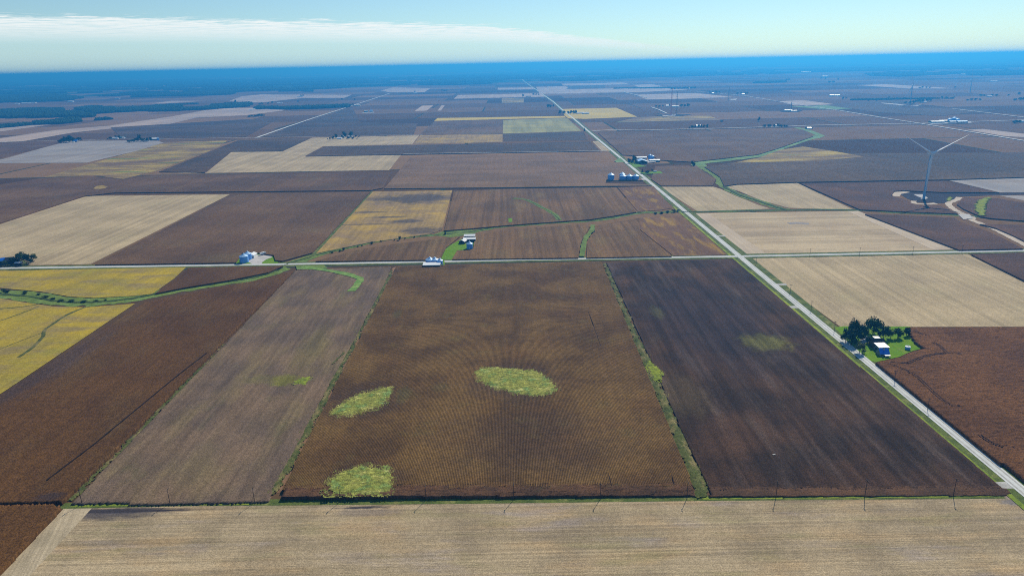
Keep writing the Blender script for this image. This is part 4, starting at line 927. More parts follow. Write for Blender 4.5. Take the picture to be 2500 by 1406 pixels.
# ------------------------------------------------------------------ woods that read as one mass
ICO_V = []
ph = (1 + 5 ** 0.5) / 2
for a in (-1, 1):
    for bq in (-ph, ph):
        ICO_V += [(0, a, bq), (a, bq, 0), (bq, 0, a)]
ICO_V = np.array(ICO_V) / math.hypot(1, ph)
def ico_faces():
    F = []
    n = len(ICO_V)
    D = np.linalg.norm(ICO_V[:, None] - ICO_V[None], axis=2)
    e = D[D > 0.01].min() * 1.05
    for i in range(n):
        for j in range(i + 1, n):
            for k in range(j + 1, n):
                if D[i, j] < e and D[j, k] < e and D[i, k] < e:
                    a, b_, c_ = ICO_V[i], ICO_V[j], ICO_V[k]
                    F.append((i, j, k) if np.dot(np.cross(b_ - a, c_ - a), a) > 0 else (i, k, j))
    return np.array(F)
ICO_F = ico_faces()
def wood(px, label, spacing=9.0, height=16.0, thin=0.0, nsize=250.0, seed=0, mat='woodland'):
    poly = PS(px)
    A = np.array(poly); lo = A.min(0); hi = A.max(0)
    X, Y = np.meshgrid(np.arange(lo[0], hi[0], spacing), np.arange(lo[1], hi[1], spacing), indexing='ij')
    r = np.random.default_rng(seed + 100)
    X = X + r.uniform(-.45, .45, X.shape) * spacing; Y = Y + r.uniform(-.45, .45, X.shape) * spacing
    k = inside(poly, X + (vnoise(X, Y, spacing * 6, seed + 1) - 0.5) * spacing * 7, Y + (vnoise(X, Y, spacing * 6, seed + 2) - 0.5) * spacing * 7)
    if thin: k &= (0.6 * vnoise(X * 0.55, Y, nsize, seed + 3) + 0.4 * vnoise(X * 0.55, Y, nsize / 3, seed + 4)) > thin
    X, Y = X[k], Y[k]; n = len(X)
    if not n: return
    w_ = spacing * r.uniform(0.55, 0.85, n); h_ = height * r.uniform(0.65, 1.1, n)
    jit = r.uniform(0.8, 1.2, (n, 12, 1))
    V = ICO_V[None] * jit * np.stack([w_, w_, h_ * 0.6], 1)[:, None, :]
    V[:, :, 0] += X[:, None]; V[:, :, 1] += Y[:, None]; V[:, :, 2] += (h_ * 0.5)[:, None]
    F = (ICO_F[None] + (np.arange(n) * 12)[:, None, None]).reshape(-1, 3)
    tag(link('woodland', fast_mesh('woodland', V.reshape(-1, 3), F, mat)), label, 'woods', None, 'stuff')
wood([(-120, 272), (0, 272), (60, 269), (120, 267), (155, 269), (150, 274), (190, 275), (230, 284), (222, 288), (180, 287), (60, 289), (-120, 292)], 'broad dark wood at the west edge', 10, 16, seed=1)
wood([(186, 269), (220, 262), (255, 262), (262, 265), (300, 266), (370, 262), (432, 260), (432, 265), (350, 272), (230, 279)], 'dark wood lobes above the broad western wood', 10, 15, seed=2)
wood([(340, 272), (430, 267), (480, 265), (520, 262), (560, 258), (606, 256), (608, 261), (560, 265), (480, 270), (380, 274)], 'long narrow wood strip reaching east from the western woods', 10, 14, seed=3)
wood([(85, 300), (130, 297), (180, 290), (200, 291), (198, 298), (150, 304), (90, 305)], 'small ragged wood below the broad western wood', 9, 13, seed=4)
wood([(-60, 316), (0, 310), (75, 303), (82, 306), (40, 311), (0, 314), (-60, 320)], 'thin tree line at the western corner', 9, 13, seed=5)
wood([(228, 292), (250, 291), (266, 290), (262, 294), (235, 295)], 'little copse east of the ragged wood', 9, 12, seed=6)
wood([(625, 263), (680, 265), (760, 262), (848, 259), (850, 263), (770, 267), (700, 268), (620, 267)], 'long straight tree belt beside the slanting road', 9, 15, seed=7)
wood([(515, 258), (560, 255), (612, 253), (612, 257), (560, 261), (515, 261)], 'short tree belt near the wood edge farm', 9, 14, seed=8)
wood([(-200, 240), (0, 236), (70, 232), (150, 233), (205, 241), (150, 248), (0, 252), (-200, 254)], 'far blue wood mass at the west', 14, 17, seed=9)
wood([(-300, 205), (0, 203), (500, 195), (1000, 190), (1000, 208), (950, 215), (800, 218), (720, 222), (790, 229), (640, 230), (560, 232), (470, 238), (400, 236), (330, 238), (230, 236), (150, 228), (0, 232), (-300, 238)], 'wide far belt of blue woods', 20, 18, thin=0.57, nsize=420, seed=10)
wood([(1000, 188), (1300, 182), (1700, 176), (1700, 186), (1620, 189), (1520, 192), (1420, 199), (1300, 198), (1200, 206), (1100, 209), (1000, 212)], 'far blue woods behind the long road', 22, 18, thin=0.55, nsize=450, seed=11)
wood([(1700, 175), (2100, 166), (2500, 158), (2700, 158), (2700, 172), (2350, 182), (2200, 184), (2050, 174), (1900, 181), (1700, 187)], 'far eastern blue woods', 24, 18, thin=0.58, nsize=450, seed=12)
wood([(2120, 180), (2190, 177), (2330, 180), (2300, 184), (2200, 188), (2130, 186)], 'low far wood north of the second turbine', 18, 15, thin=0.4, nsize=200, seed=14)
wood([(2350, 183), (2500, 175), (2600, 174), (2600, 180), (2400, 186)], 'low far wood at the north east edge', 18, 15, thin=0.4, nsize=200, seed=15)
wood([(1500, 216.5), (1700, 214.5), (1700, 215.5), (1500, 217.5)], 'faint hedge across the far pale fields', 10, 9, thin=0.45, nsize=90, seed=16)
wood([(2040, 246), (2200, 242), (2330, 241), (2330, 242), (2200, 243.2), (2040, 247.2)], 'broken hedge south of the pale rosy field', 9, 8, thin=0.5, nsize=90, seed=17)
wood([(380, 258), (480, 254), (480, 255.2), (380, 259.2)], 'thin hedge behind the wood lobes', 9, 9, thin=0.4, nsize=90, seed=18)
wood([(1845, 202), (1915, 199), (1915, 202), (1845, 204)], 'thin far hedge by the northern farms', 12, 12, seed=13)

# ------------------------------------------------------------------ buildings
def gable(px, py, wx, wy, eave, rise, ridge='x', wall='white_paint', roof='white_metal', name='shed', label='', cat='shed', rotz=0.0, group=None, door=True, z=0.0, over=0.35, windows=0, chimney=False):
    """gabled building; (px, py) is the centre of its plan; ridge along x or y"""
    x, y = P(px, py)
    o = thing(name, label, cat, (x, y, z), rotz, group)
    a, b_ = (wx / 2, wy / 2) if ridge == 'x' else (wy / 2, wx / 2)      # a half-length, b half-width
    if ridge == 'y': o.rotation_euler = (0, 0, rotz + math.pi / 2)
    V = [(s * a, t_, zz) for s in (-1, 1) for (t_, zz) in ((-b_, 0), (b_, 0), (b_, eave), (0, eave + rise), (-b_, eave))]
    F = [(0, 1, 2, 3, 4)[::-1], (5, 6, 7, 8, 9), (0, 4, 9, 5), (1, 6, 7, 2), (0, 5, 6, 1), (2, 7, 8, 3), (3, 8, 9, 4)]
    link('wall', mesh('wall', V, F, wall), o)
    th = 0.18
    ov = over
    sl = rise / b_
    for s in (-1, 1):
        e = s * (b_ + ov); ez = eave - sl * ov
        v = [(-a - ov, 0, eave + rise + 0.02), (a + ov, 0, eave + rise + 0.02), (a + ov, e, ez + 0.02), (-a - ov, e, ez + 0.02)]
        v += [(p[0], p[1], p[2] + th) for p in v]
        f = [(0, 1, 2, 3), (7, 6, 5, 4), (0, 4, 5, 1), (1, 5, 6, 2), (2, 6, 7, 3), (3, 7, 4, 0)]
        if s > 0: f = [q[::-1] for q in f]
        link('roof_panel', mesh('roof_panel', v, f, roof), o)
    if door:
        dw = min(1.8, b_ * 0.45); dh = min(eave * 0.85, 3.6)
        link('door', mesh('door', *box(-a - 0.06, -a + 0.02, -dw, dw, 0, dh), 'dark_door'), o)
    for k in range(windows):
        xx = -a + (k + 0.7) * 2 * a / (windows + 0.4)
        for s in (-1, 1):
            link('window', mesh('window', *box(xx - 0.5, xx + 0.5, s * b_ - 0.05, s * b_ + 0.05, 1.0, 2.1), 'car_glass'), o)
    if chimney:
        link('chimney', mesh('chimney', *box(-0.45, 0.45, -0.9, 0.0, eave + rise * 0.5, eave + rise + 1.1), 'concrete'), o)
    return o

BIN_CACHE = {}
def grain_bin(px, py, dia, h, label, group=None, roof='galvanised_roof_sky_tint', wall='galvanised_sky_shade'):
    x, y = P(px, py)
    o = thing('grain_bin', label, 'grain bin', (x, y, 0), 0.0, group)
    r = dia / 2
    key = (dia, h, roof, wall)
    if key not in BIN_CACHE:
        rings = max(4, int(h / 1.1)); prof = []
        for k in range(rings):
            z0 = 0.3 + (h - 0.3) * k / rings; z1 = 0.3 + (h - 0.3) * (k + 1) / rings
            prof += [(r, z0), (r + 0.06, z0 + 0.08), (r + 0.06, z1 - 0.08), (r, z1 - 0.001)]
        rh = r * 0.52
        ribs = []
        for k in range(16):
            a = 2 * math.pi * k / 16
            c, s = math.cos(a), math.sin(a)
            ribs.append(tube([(c * (r + 0.1), s * (r + 0.1), h + 0.06), (c * 0.9, s * 0.9, h + rh * 0.9 + 0.1)], [0.07, 0.05], 4))
        BIN_CACHE[key] = (
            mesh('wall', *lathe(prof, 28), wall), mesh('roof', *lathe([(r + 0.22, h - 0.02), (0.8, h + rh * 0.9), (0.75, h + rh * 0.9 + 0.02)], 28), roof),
            mesh('rib', *join(*ribs), roof), mesh('cap', *lathe([(0.75, h + rh * 0.9), (0.75, h + rh * 0.9 + 0.55), (0.95, h + rh * 0.9 + 0.6), (0.1, h + rh * 0.9 + 1.1)], 14), roof),
            mesh('base', *lathe([(r + 0.35, 0.0), (r + 0.35, 0.3)], 28), 'concrete'),
            mesh('door', *box(-0.6, 0.6, -r - 0.12, -r + 0.05, 0.5, 2.4), 'galvanised_roof_sky_tint'),
            mesh('ladder', *join(box(-r - 0.30, -r - 0.24, -0.3, -0.24, 0.3, h), box(-r - 0.30, -r - 0.24, 0.24, 0.3, 0.3, h), *[box(-r - 0.30, -r - 0.24, -0.24, 0.24, 0.6 + 0.8 * i, 0.66 + 0.8 * i) for i in range(int((h - 1) / 0.8))]), 'mast_steel'))
    ms = BIN_CACHE[key]
    link('wall', ms[0], o); rf = link('roof', ms[1], o); link('rib', ms[2], rf); link('cap', ms[3], rf)
    link('base', ms[4], o); link('door', ms[5], o); link('ladder', ms[6], o)
    return o

# roadside farmhouse
flat('yard', 'grass_lawn', PS([(2036, 800), (2060, 797), (2222, 798), (2256, 850), (2226, 858), (2195, 872), (2140, 884), (2125, 882), (2100, 862), (2060, 822)]), 'bright green lawn of the roadside farmhouse', z=0.36)
flat('driveway', 'gravel_yard', PS([(2098, 826), (2118, 824), (2130, 826), (2128, 834), (2106, 840), (2096, 848), (2090, 846), (2102, 834)]), 'pale gravel drive beside the roadside farmhouse', z=0.41)
hx_, hy_ = P(2156.5, 850.5, 5.6)
house = thing('farmhouse', 'small farmhouse with steep front roof in painted blue shade by the long road', 'house', (hx_, hy_, 0))
def part(name, parent, shape, mat): return link(name, mesh(name, *shape, mat), parent)
part('wall', house, ([(s * 3.5, t_, z_) for s in (-1, 1) for (t_, z_) in ((-3.4, 0), (3.4, 0), (3.4, 2.6), (0, 5.5), (-3.4, 2.6))], [(4, 3, 2, 1, 0), (5, 6, 7, 8, 9), (0, 5, 9, 4), (1, 2, 7, 6), (4, 9, 8, 3), (2, 3, 8, 7), (0, 1, 6, 5)]), 'grey_wall')
for s in (-1, 1):
    v = [(-3.9, 0, 5.6), (3.9, 0, 5.6), (3.9, s * 3.9, 2.3), (-3.9, s * 3.9, 2.3)]
    v += [(p[0], p[1], p[2] + 0.2) for p in v]
    f = [(0, 1, 2, 3), (7, 6, 5, 4), (0, 4, 5, 1), (1, 5, 6, 2), (2, 6, 7, 3), (3, 7, 4, 0)]
    rp = part('roof_panel', house, (v, f if s < 0 else [q[::-1] for q in f]), 'blue_roof_sky_shade')
    rb = join(*[tube([(xk, 0, 5.83), (xk, s * 3.88, 2.53)], [0.05, 0.05], 4) for xk in np.linspace(-3.6, 3.6, 9)])
    link('seam', mesh('seam', *rb, 'blue_roof_sky_shade'), rp)
part('chimney', house, box(-0.45, 0.45, -1.3, -0.5, 4.6, 7.0), 'concrete')
for xk in (-2.2, 1.8):
    wn_ = part('window', house, box(xk - 0.5, xk + 0.5, -3.46, -3.38, 0.9, 2.1), 'car_glass')
    link('sill', mesh('sill', *box(xk - 0.6, xk + 0.6, -3.54, -3.40, 0.8, 0.9), 'white_paint'), wn_)
part('door', house, box(-0.5, 0.5, -3.46, -3.38, 0.1, 2.1), 'dark_door')
part('porch_roof', house, box(-1.0, 3.4, -6.4, -4.6, 1.9, 2.1), 'white_metal')
for xk in (-0.8, 3.2):
    part('porch_post', house, box(xk - 0.08, xk + 0.08, -6.2, -6.04, 0, 1.9), 'white_paint')
ax_, ay_ = P(2152.8, 842, 5.2)
annex = thing('machine_shed', 'white low-pitched metal roof shed joined behind the steep-roofed house', 'shed', (ax_, ay_, 0))
part('wall', annex, box(-4.0, 4.0, -4.2, 4.2, 0, 4.6), 'grey_wall')
part('roof', annex, ([(-4.3, -4.5, 4.7), (4.3, -4.5, 4.7), (4.3, 4.5, 5.3), (-4.3, 4.5, 5.3), (-4.3, -4.5, 4.9), (4.3, -4.5, 4.9), (4.3, 4.5, 5.5), (-4.3, 4.5, 5.5)], [(3, 2, 1, 0), (4, 5, 6, 7), (0, 1, 5, 4), (1, 2, 6, 5), (2, 3, 7, 6), (3, 0, 4, 7)]), 'white_metal')
part('door', annex, box(-4.08, -3.98, -1.5, 1.5, 0, 3.0), 'dark_door')
bx_, by_ = P(2143, 828, 7)
barn = thing('barn', 'barn with its roof shade painted dark behind the white shed roof', 'barn', (bx_, by_, 0))
part('wall', barn, ([(s * 4.6, t_, z_) for s in (-1, 1) for (t_, z_) in ((-4.6, 0), (4.6, 0), (4.6, 3.4), (0, 7.6), (-4.6, 3.4))], [(4, 3, 2, 1, 0), (5, 6, 7, 8, 9), (0, 5, 9, 4), (1, 2, 7, 6), (4, 9, 8, 3), (2, 3, 8, 7), (0, 1, 6, 5)]), 'brown_wall')
for s in (-1, 1):
    v = [(-5.0, 0, 7.7), (5.0, 0, 7.7), (5.0, s * 5.1, 3.05), (-5.0, s * 5.1, 3.05)]
    v += [(p[0], p[1], p[2] + 0.2) for p in v]
    f = [(0, 1, 2, 3), (7, 6, 5, 4), (0, 4, 5, 1), (1, 5, 6, 2), (2, 6, 7, 3), (3, 7, 4, 0)]
    part('roof_panel', barn, (v, f if s < 0 else [q[::-1] for q in f]), 'slate_roof_and_shade')
part('door', barn, box(-4.68, -4.58, -1.6, 1.6, 0, 3.0), 'dark_door')
lx_, ly_ = P(2140, 823, 4.2)
lean = thing('lean_to', 'small white flat roof peeking out behind the dark barn', 'shed', (lx_, ly_, 0))
part('wall', lean, box(-2.2, 2.2, -2.0, 2.0, 0, 3.9), 'grey_wall'); part('roof', lean, box(-2.5, 2.5, -2.3, 2.3, 4.0, 4.2), 'white_metal')
tx_, ty_ = P(2215.5, 853)
tank = thing('grain_bin', 'small white topped bin alone on the farmhouse lawn', 'grain bin', (tx_, ty_, 0))
part('wall', tank, lathe([(2.0, 0), (2.0, 1.2), (2.05, 1.3), (2.0, 1.4), (2.0, 2.6), (2.0, 2.7)], 24), 'galvanised_sky_shade')
rf_ = part('roof', tank, lathe([(2.15, 2.68), (0.35, 3.4), (0.3, 3.42)], 24), 'white_metal')
link('cap', mesh('cap', *lathe([(0.3, 3.4), (0.3, 3.75), (0.1, 3.9)], 12), 'white_metal'), rf_)

def car(px, py, rotz, paint, label):
    x, y = P(px, py)
    o = thing('parked_car', label, 'car', (x, y, 0.42), rotz)
    prof = [(-2.2, 0.35), (-2.2, 0.85), (-1.3, 0.98), (-0.7, 1.45), (0.9, 1.48), (1.6, 1.0), (2.15, 0.9), (2.2, 0.4)]
    V = [(x_, s * 0.88 * (1 if z_ < 1.1 else 0.8), z_) for s in (-1, 1) for x_, z_ in prof]
    n = len(prof)
    F = [tuple(range(n)), tuple(range(2 * n - 1, n - 1, -1))] + [(i, i + n, (i + 1) % n + n, (i + 1) % n) for i in range(n)]
    link('body', mesh('body', V, F, paint), o)
    link('windscreen', mesh('windscreen', [(-1.28, -0.7, 1.02), (-1.28, 0.7, 1.02), (-0.74, 0.66, 1.44), (-0.74, -0.66, 1.44)], [(0, 1, 2, 3)], 'car_glass'), o)
    for s in (-1, 1):
        link('side_window', mesh('side_window', [(-0.95, s * 0.84, 1.12), (1.15, s * 0.84, 1.12), (0.85, s * 0.73, 1.42), (-0.65, s * 0.73, 1.42)], [(0, 1, 2, 3)], 'car_glass'), o)
    for wx_ in (-1.35, 1.35):
        for s in (-1, 1):
            v, f = lathe([(0.33, -0.1), (0.33, 0.1)], 14)
            link('wheel', mesh('wheel', [(p[0] + wx_, p[2] + s * 0.84, p[1] + 0.33) for p in v], f, 'tyre'), o)
car(2117, 826.5, 0.1, 'car_white', 'white car parked under the trees behind the roadside farmhouse')
car(2123, 830, 0.05, 'car_silver', 'silver car parked nearest the white shed on the gravel drive')

# two bins and gravel yard west of the creek
flat('yard', 'grass_lawn', PS([(575, 645), (580, 632), (610, 617), (640, 617), (668, 622), (682, 632), (678, 645)]), 'small green lawn round the gravel bin yard', z=0.33)
flat('yard', 'gravel_yard', PS([(618, 646), (606, 640), (612, 632), (618, 624), (630, 623), (652, 623), (664, 625), (664, 629), (650, 634), (640, 641), (640, 647)]), 'pale gravel yard beside the two large bins', z=0.37)
grain_bin(597, 640.5, 10.4, 8.2, 'larger front steel bin in painted sky-blue shade beside the pale gravel yard', 'bins at the gravel yard')
grain_bin(606, 633.5, 9.0, 7.8, 'rear steel bin in painted sky-blue shade half hidden beside the gravel yard', 'bins at the gravel yard')
gable(617, 628, 8, 12, 4.0, 1.4, 'y', 'white_paint', 'white_metal', 'shed', 'small white shed behind the two large bins')
x_, y_ = P(643, 622.5)
tr = thing('farm_truck', 'white farm truck parked at the back of the gravel yard', 'truck', (x_, y_, 0.4), math.radians(52))
part('cargo_box', tr, box(-4.0, 2.0, -1.3, 1.3, 1.0, 3.4), 'white_paint'); part('cab', tr, join(box(2.2, 4.2, -1.2, 1.2, 0.6, 2.0), box(2.2, 3.4, -1.15, 1.15, 2.0, 2.9)), 'white_paint')
part('chassis', tr, box(-4.0, 4.0, -0.9, 0.9, 0.5, 0.98), 'tyre')
for xk in (-3.0, -1.9, 3.2):
    for s in (-1, 1):
        v, f = lathe([(0.5, -0.15), (0.5, 0.15)], 12)
        part('wheel', tr, ([(p[0] + xk, p[2] + s * 1.1, p[1] + 0.5) for p in v], f), 'tyre')

# shed yard north of the road, and the bins south of it
flat('yard', 'grass_lawn', PS([(1075, 634), (1085, 608), (1098, 600), (1140, 576), (1156, 573), (1159, 596), (1151, 609), (1116, 612), (1103, 634)]), 'long green farmyard lane north of the road', z=0.34)
gable(1147, 581.5, 15, 11, 4.2, 1.3, 'x', 'slate_roof_and_shade', 'white_metal', 'shed', 'rear white roofed shed on the green yard north of the road')
gable(1146.5, 589.5, 16.5, 11, 4.2, 1.3, 'x', 'slate_roof_and_shade', 'white_metal', 'shed', 'front white roofed shed on the green yard north of the road')
gable(1131.5, 593.5, 8, 11, 3.4, 2.0, 'y', 'slate_roof_and_shade', 'white_paint', 'shed', 'small dark shed beside the front white roofed shed', rotz=math.radians(-20))
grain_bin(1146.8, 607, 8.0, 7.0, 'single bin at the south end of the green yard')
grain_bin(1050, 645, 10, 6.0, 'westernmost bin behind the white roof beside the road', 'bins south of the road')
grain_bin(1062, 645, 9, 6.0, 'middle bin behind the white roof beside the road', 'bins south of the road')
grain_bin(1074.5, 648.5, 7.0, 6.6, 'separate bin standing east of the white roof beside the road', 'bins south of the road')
flat('yard', 'grass_lawn', PS([(1040, 655), (1046, 640), (1085, 639), (1086, 650), (1078, 655)]), 'little green yard round the roadside bins', z=1.95, kind='stuff')
gable(1055, 652, 20, 12, 3.6, 0.9, 'x', 'slate_roof_and_shade', 'white_metal', 'shed', 'wide white metal roof in front of the roadside bins', z=0.4)
x_, y_ = P(1081.5, 652.5)
fp = thing('fuel_tank', 'short pale upright tank at the corner of the roadside bin yard', 'tank', (x_, y_, 0.3))
part('shell', fp, lathe([(0.5, 0), (0.65, 0.1), (0.65, 4.4), (0.4, 4.8)], 12), 'white_paint'); part('ladder', fp, box(0.66, 0.72, -0.2, 0.2, 0.2, 4.4), 'mast_steel')

# western roadside houses
flat('yard', 'grass_verge', PS([(-120, 662), (0, 650), (70, 648), (60, 636), (-120, 640)]), 'shady yard of the western roadside houses', z=0.33)
gable(3, 645, 11, 10, 4.6, 3.2, 'x', 'grey_wall', 'blue_roof_sky_shade', 'house', 'blue grey roofed house at the western frame edge', 'house', math.radians(25), windows=2, chimney=True)
gable(27, 643, 9, 10, 4.4, 3.6, 'x', 'slate_roof_and_shade', 'slate_roof_and_shade', 'house', 'dark house under the western roadside trees', 'house', math.radians(20), windows=2)
gable(47, 646, 7, 8, 3.0, 1.0, 'x', 'slate_roof_and_shade', 'white_metal', 'garage', 'small white roofed garage beside the dark western house', 'garage', math.radians(20))

# blue-roofed farm by the long road and its bins
flat('yard', 'grass_lawn', PS([(1526, 397), (1560, 393), (1560, 402), (1580, 407), (1546, 409)]), 'green lawn in front of the blue-roofed farm', z=0.36)
flat('yard', 'gravel_yard', PS([(1575, 396), (1585, 389), (1606, 392), (1600, 398), (1580, 400)]), 'pale gravel yard of the blue-roofed farm', z=1.95, kind='stuff')
flat('yard', 'grass_distant', PS([(1500, 395), (1514, 387), (1526, 398), (1506, 399)]), 'pale green wedge west of the long road', z=1.95, kind='stuff')
flat('yard', 'grass_lawn', PS([(1560, 424), (1612, 420), (1618, 426), (1572, 427)]), 'small lawn with the dark conifer and white tank', z=1.95, kind='stuff')
gable(1565, 388.5, 26, 13, 4.2, 1.6, 'x', 'white_paint', 'white_metal', 'shed', 'long white shed at the back of the blue-roofed farm')
gable(1566, 398.5, 24, 24, 4.6, 4.4, 'y', 'slate_roof_and_shade', 'galvanised_roof_sky_tint', 'barn', 'wide silver roofed barn with dark gable front', 'barn')
gable(1597.5, 395.5, 24, 12, 4.4, 1.6, 'x', 'teal_wall', 'white_metal', 'shed', 'white roofed teal shed at the east end of the farm')
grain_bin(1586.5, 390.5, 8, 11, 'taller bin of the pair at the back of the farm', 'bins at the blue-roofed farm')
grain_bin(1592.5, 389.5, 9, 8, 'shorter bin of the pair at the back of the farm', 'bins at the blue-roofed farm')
gable(1550, 391, 8, 8, 3.2, 2.4, 'x', 'white_paint', 'slate_roof_and_shade', 'house', 'white house among the trees of the farm', 'house', windows=2)
x_, y_ = P(1599, 422)
wt = thing('propane_tank', 'rounded white tank on the small lawn', 'tank', (x_, y_, 0.5))
v, f = lathe([(0.1, -4.0), (1.2, -3.5), (1.7, -2.8), (1.7, 2.8), (1.2, 3.5), (0.1, 4.0)], 16)
part('shell', wt, ([(p[2], p[0], p[1] + 2.5) for p in v], f), 'white_paint')
for xk in (-2, 2): part('leg', wt, box(xk - 0.2, xk + 0.2, -1.2, 1.2, 0, 1.4), 'concrete')
flat('yard', 'gravel_yard', PS([(1483, 441), (1488, 436), (1560, 434), (1574, 437), (1576, 440)]), 'white gravel strip under the row of four bins', z=0.40)
for q, lab in (((1491.5, 440.5, 13, 11.5), 'westernmost lone bin standing apart in the row by the long road'), ((1521, 440.5, 13, 9), 'second bin of the row beside the long road'), ((1536.5, 440.3, 12.5, 9), 'third bin of the row beside the long road'), ((1552, 440.2, 12.5, 9), 'fourth bin of the row, closest to the long road')):
    grain_bin(*q, lab, 'row of bins beside the long road')
grain_bin(1519, 436.5, 11, 10, 'bin standing behind the second bin of the row')

# far farms
W, WM = 'white_paint', 'white_metal'
FARM = [
    (829, 340, 16, 12, 4, 2, W, WM, 'white barn roof at the tree-ringed farmstead'), (838, 336, 10, 10, 4, 3, W, WM, 'small white house among the farmstead trees'), (856, 336, 14, 8, 4, 2, W, WM, 'long pale roof behind the farmstead trees'),
    (185, 347, 16, 14, 4, 4, 'grey_wall', 'blue_roof_sky_shade', 'blue grey house beside the westernmost far grove'), (180, 348.5, 5, 5, 3, 1, W, WM, 'tiny white hut beside the westernmost far grove'),
    (278, 339.5, 16, 10, 4, 2, W, WM, 'white roofed shed between the far western houses'), (286, 340, 8, 8, 4, 3, W, WM, 'small white cottage between the far western houses'), (295, 338, 14, 10, 4, 2, 'teal_wall', 'teal_wall', 'teal roofed shed between the far western houses'), (302, 339, 9, 8, 4, 2, W, WM, 'little pale shed at the end of the western houses'),
    (358, 346, 16, 10, 4, 2, W, WM, 'white shed in front of the western windbreak'), (377, 343, 24, 18, 5, 4, 'brown_wall', WM, 'large white roofed brown barn at the windbreak end'),
    (613, 270, 22, 14, 4, 2, W, WM, 'white farm shed at the west end of the long tree belt'), (620, 268, 14, 12, 4, 2, W, WM, 'second white shed at the west end of the tree belt'), (750, 266, 26, 12, 4, 2, W, WM, 'white roof peeking from the long tree belt'),
    (733, 237, 50, 18, 5, 2, W, WM, 'long white far barn in the tan field'), (683, 253, 34, 14, 5, 2, W, WM, 'white far barn beside the wood edge field'), (586, 254, 14, 10, 4, 2, W, WM, 'white far house by the short tree belt'),
    (870, 259.5, 26, 14, 5, 2, 'teal_wall', WM, 'pale far sheds beside the slanting road'), (876, 259, 18, 12, 5, 2, W, WM, 'second pale far shed beside the slanting road'),
    (894, 274, 18, 16, 7, 2, 'teal_wall', WM, 'western white capped shed standing alone in the dark field'), (907, 274, 16, 16, 6, 5, 'grey_wall', 'galvanised_roof_sky_tint', 'eastern peaked shed standing alone in the dark field'),
    (1014, 228, 30, 14, 5, 2, W, WM, 'far white shed in the tan plot'),
    (1416, 278, 34, 20, 5, 2, W, WM, 'long white shed at the gold field farm'), (1430, 278.5, 30, 18, 5, 2, 'teal_wall', WM, 'teal walled shed at the gold field farm'),
    (1298, 205, 60, 24, 6, 2, W, WM, 'far white sheds at the top of the long road'), (1290, 237, 40, 10, 4, 2, 'teal_wall', 'slate_roof_and_shade', 'low dark shed beside the far road trees'),
    (1629, 261, 14, 14, 6, 3, W, WM, 'white house behind the crane site'), (1648, 262, 34, 14, 5, 2, W, WM, 'pale sheds behind the crane site'),
    (1704, 310, 16, 12, 4, 3, W, WM, 'pale house in the far lane grove'), (1896, 309, 12, 10, 4, 3, W, WM, 'white house between the round trees'),
    (1969, 315, 8, 8, 4, 2, 'slate_roof_and_shade', 'slate_roof_and_shade', 'little dark hut south of the second crossing road'), (1975, 315.5, 14, 10, 4, 2, W, WM, 'small white trailer south of the second crossing road'), (1980, 315, 8, 8, 4, 2, 'slate_roof_and_shade', 'slate_roof_and_shade', 'dark hut at the east end of the trailer'),
    (2286, 301, 44, 22, 6, 2, 'teal_wall', WM, 'westernmost long white shed on the second crossing road'), (2307, 299, 44, 20, 6, 2, 'slate_roof_and_shade', WM, 'second long white shed on the second crossing road'), (2325, 301, 24, 16, 6, 2, 'teal_wall', WM, 'short white shed between the far bins'), (2347, 301, 34, 16, 6, 2, 'slate_roof_and_shade', 'galvanised_roof_sky_tint', 'dark walled shed at the east end of the white sheds'),
    (2493, 299, 12, 10, 4, 2, W, WM, 'white roof beside the eastern far clump'),
    (2030, 236, 26, 18, 8, 2, W, WM, 'bright white far shed east of the northern farms'), (2041, 235, 40, 14, 5, 2, 'teal_wall', 'galvanised_roof_sky_tint', 'long grey shed beside the bright white far shed'),
    (2013, 190, 56, 50, 16, 3, W, WM, 'large bright white building near the horizon'), (1966, 178, 150, 60, 14, 3, W, WM, 'very long white building near the horizon'),
    (2254, 251, 26, 14, 5, 2, W, WM, 'white far roof in the grove below the second turbine'), (2220, 253, 12, 10, 5, 2, W, WM, 'tiny white roof at the foot of the second turbine'),
    (2415, 237, 24, 14, 6, 2, W, WM, 'white far house between the eastern hedge trees'), (2425, 200, 60, 20, 6, 2, W, WM, 'pale far sheds on the north eastern lane'), (2351, 184, 40, 30, 10, 3, W, WM, 'white far building in the eastern woods'),
    (1740, 229.5, 14, 12, 5, 3, W, WM, 'white house at the western northern farm'), (1814, 231.5, 18, 12, 5, 3, W, WM, 'white house at the eastern northern farm'), (1651, 198, 50, 24, 6, 2, W, WM, 'lone white far shed in the blue fields'), (1682, 218, 14, 14, 6, 3, W, WM, 'small white house in the far hedgerow'),
    (173, 249.5, 44, 24, 7, 3, W, WM, 'white far barn below the western woods'), (65, 253, 70, 26, 6, 2, W, WM, 'long white far shed below the western woods'), (82, 252.5, 44, 22, 6, 2, W, WM, 'second white far shed below the western woods'), (42, 255, 36, 18, 6, 2, W, WM, 'small white far shed below the western woods'), (287, 242, 40, 18, 6, 2, W, WM, 'white far farm north of the wood lobes'),
    (1560, 163, 90, 60, 16, 3, W, WM, 'pale far building on the wooded horizon'), (1717, 164, 90, 60, 16, 3, W, WM, 'bright far building in the horizon woods'), (1945, 157.5, 160, 80, 18, 3, W, WM, 'pale horizon building above the northern sheds'), (1855, 155.5, 160, 80, 18, 3, W, WM, 'white horizon building toward the west'),
]
for q in FARM:
    nm = 'house' if 'house' in q[8].split() or 'cottage' in q[8] else ('barn' if 'barn' in q[8].split() else ('building' if 'building' in q[8] else 'shed'))
    gable(q[0], q[1], q[2], q[3], q[4], q[5], 'x', q[6], q[7], nm, q[8], nm)
grain_bin(386, 343.5, 8, 8, 'white capped bin beside the brown western barn')
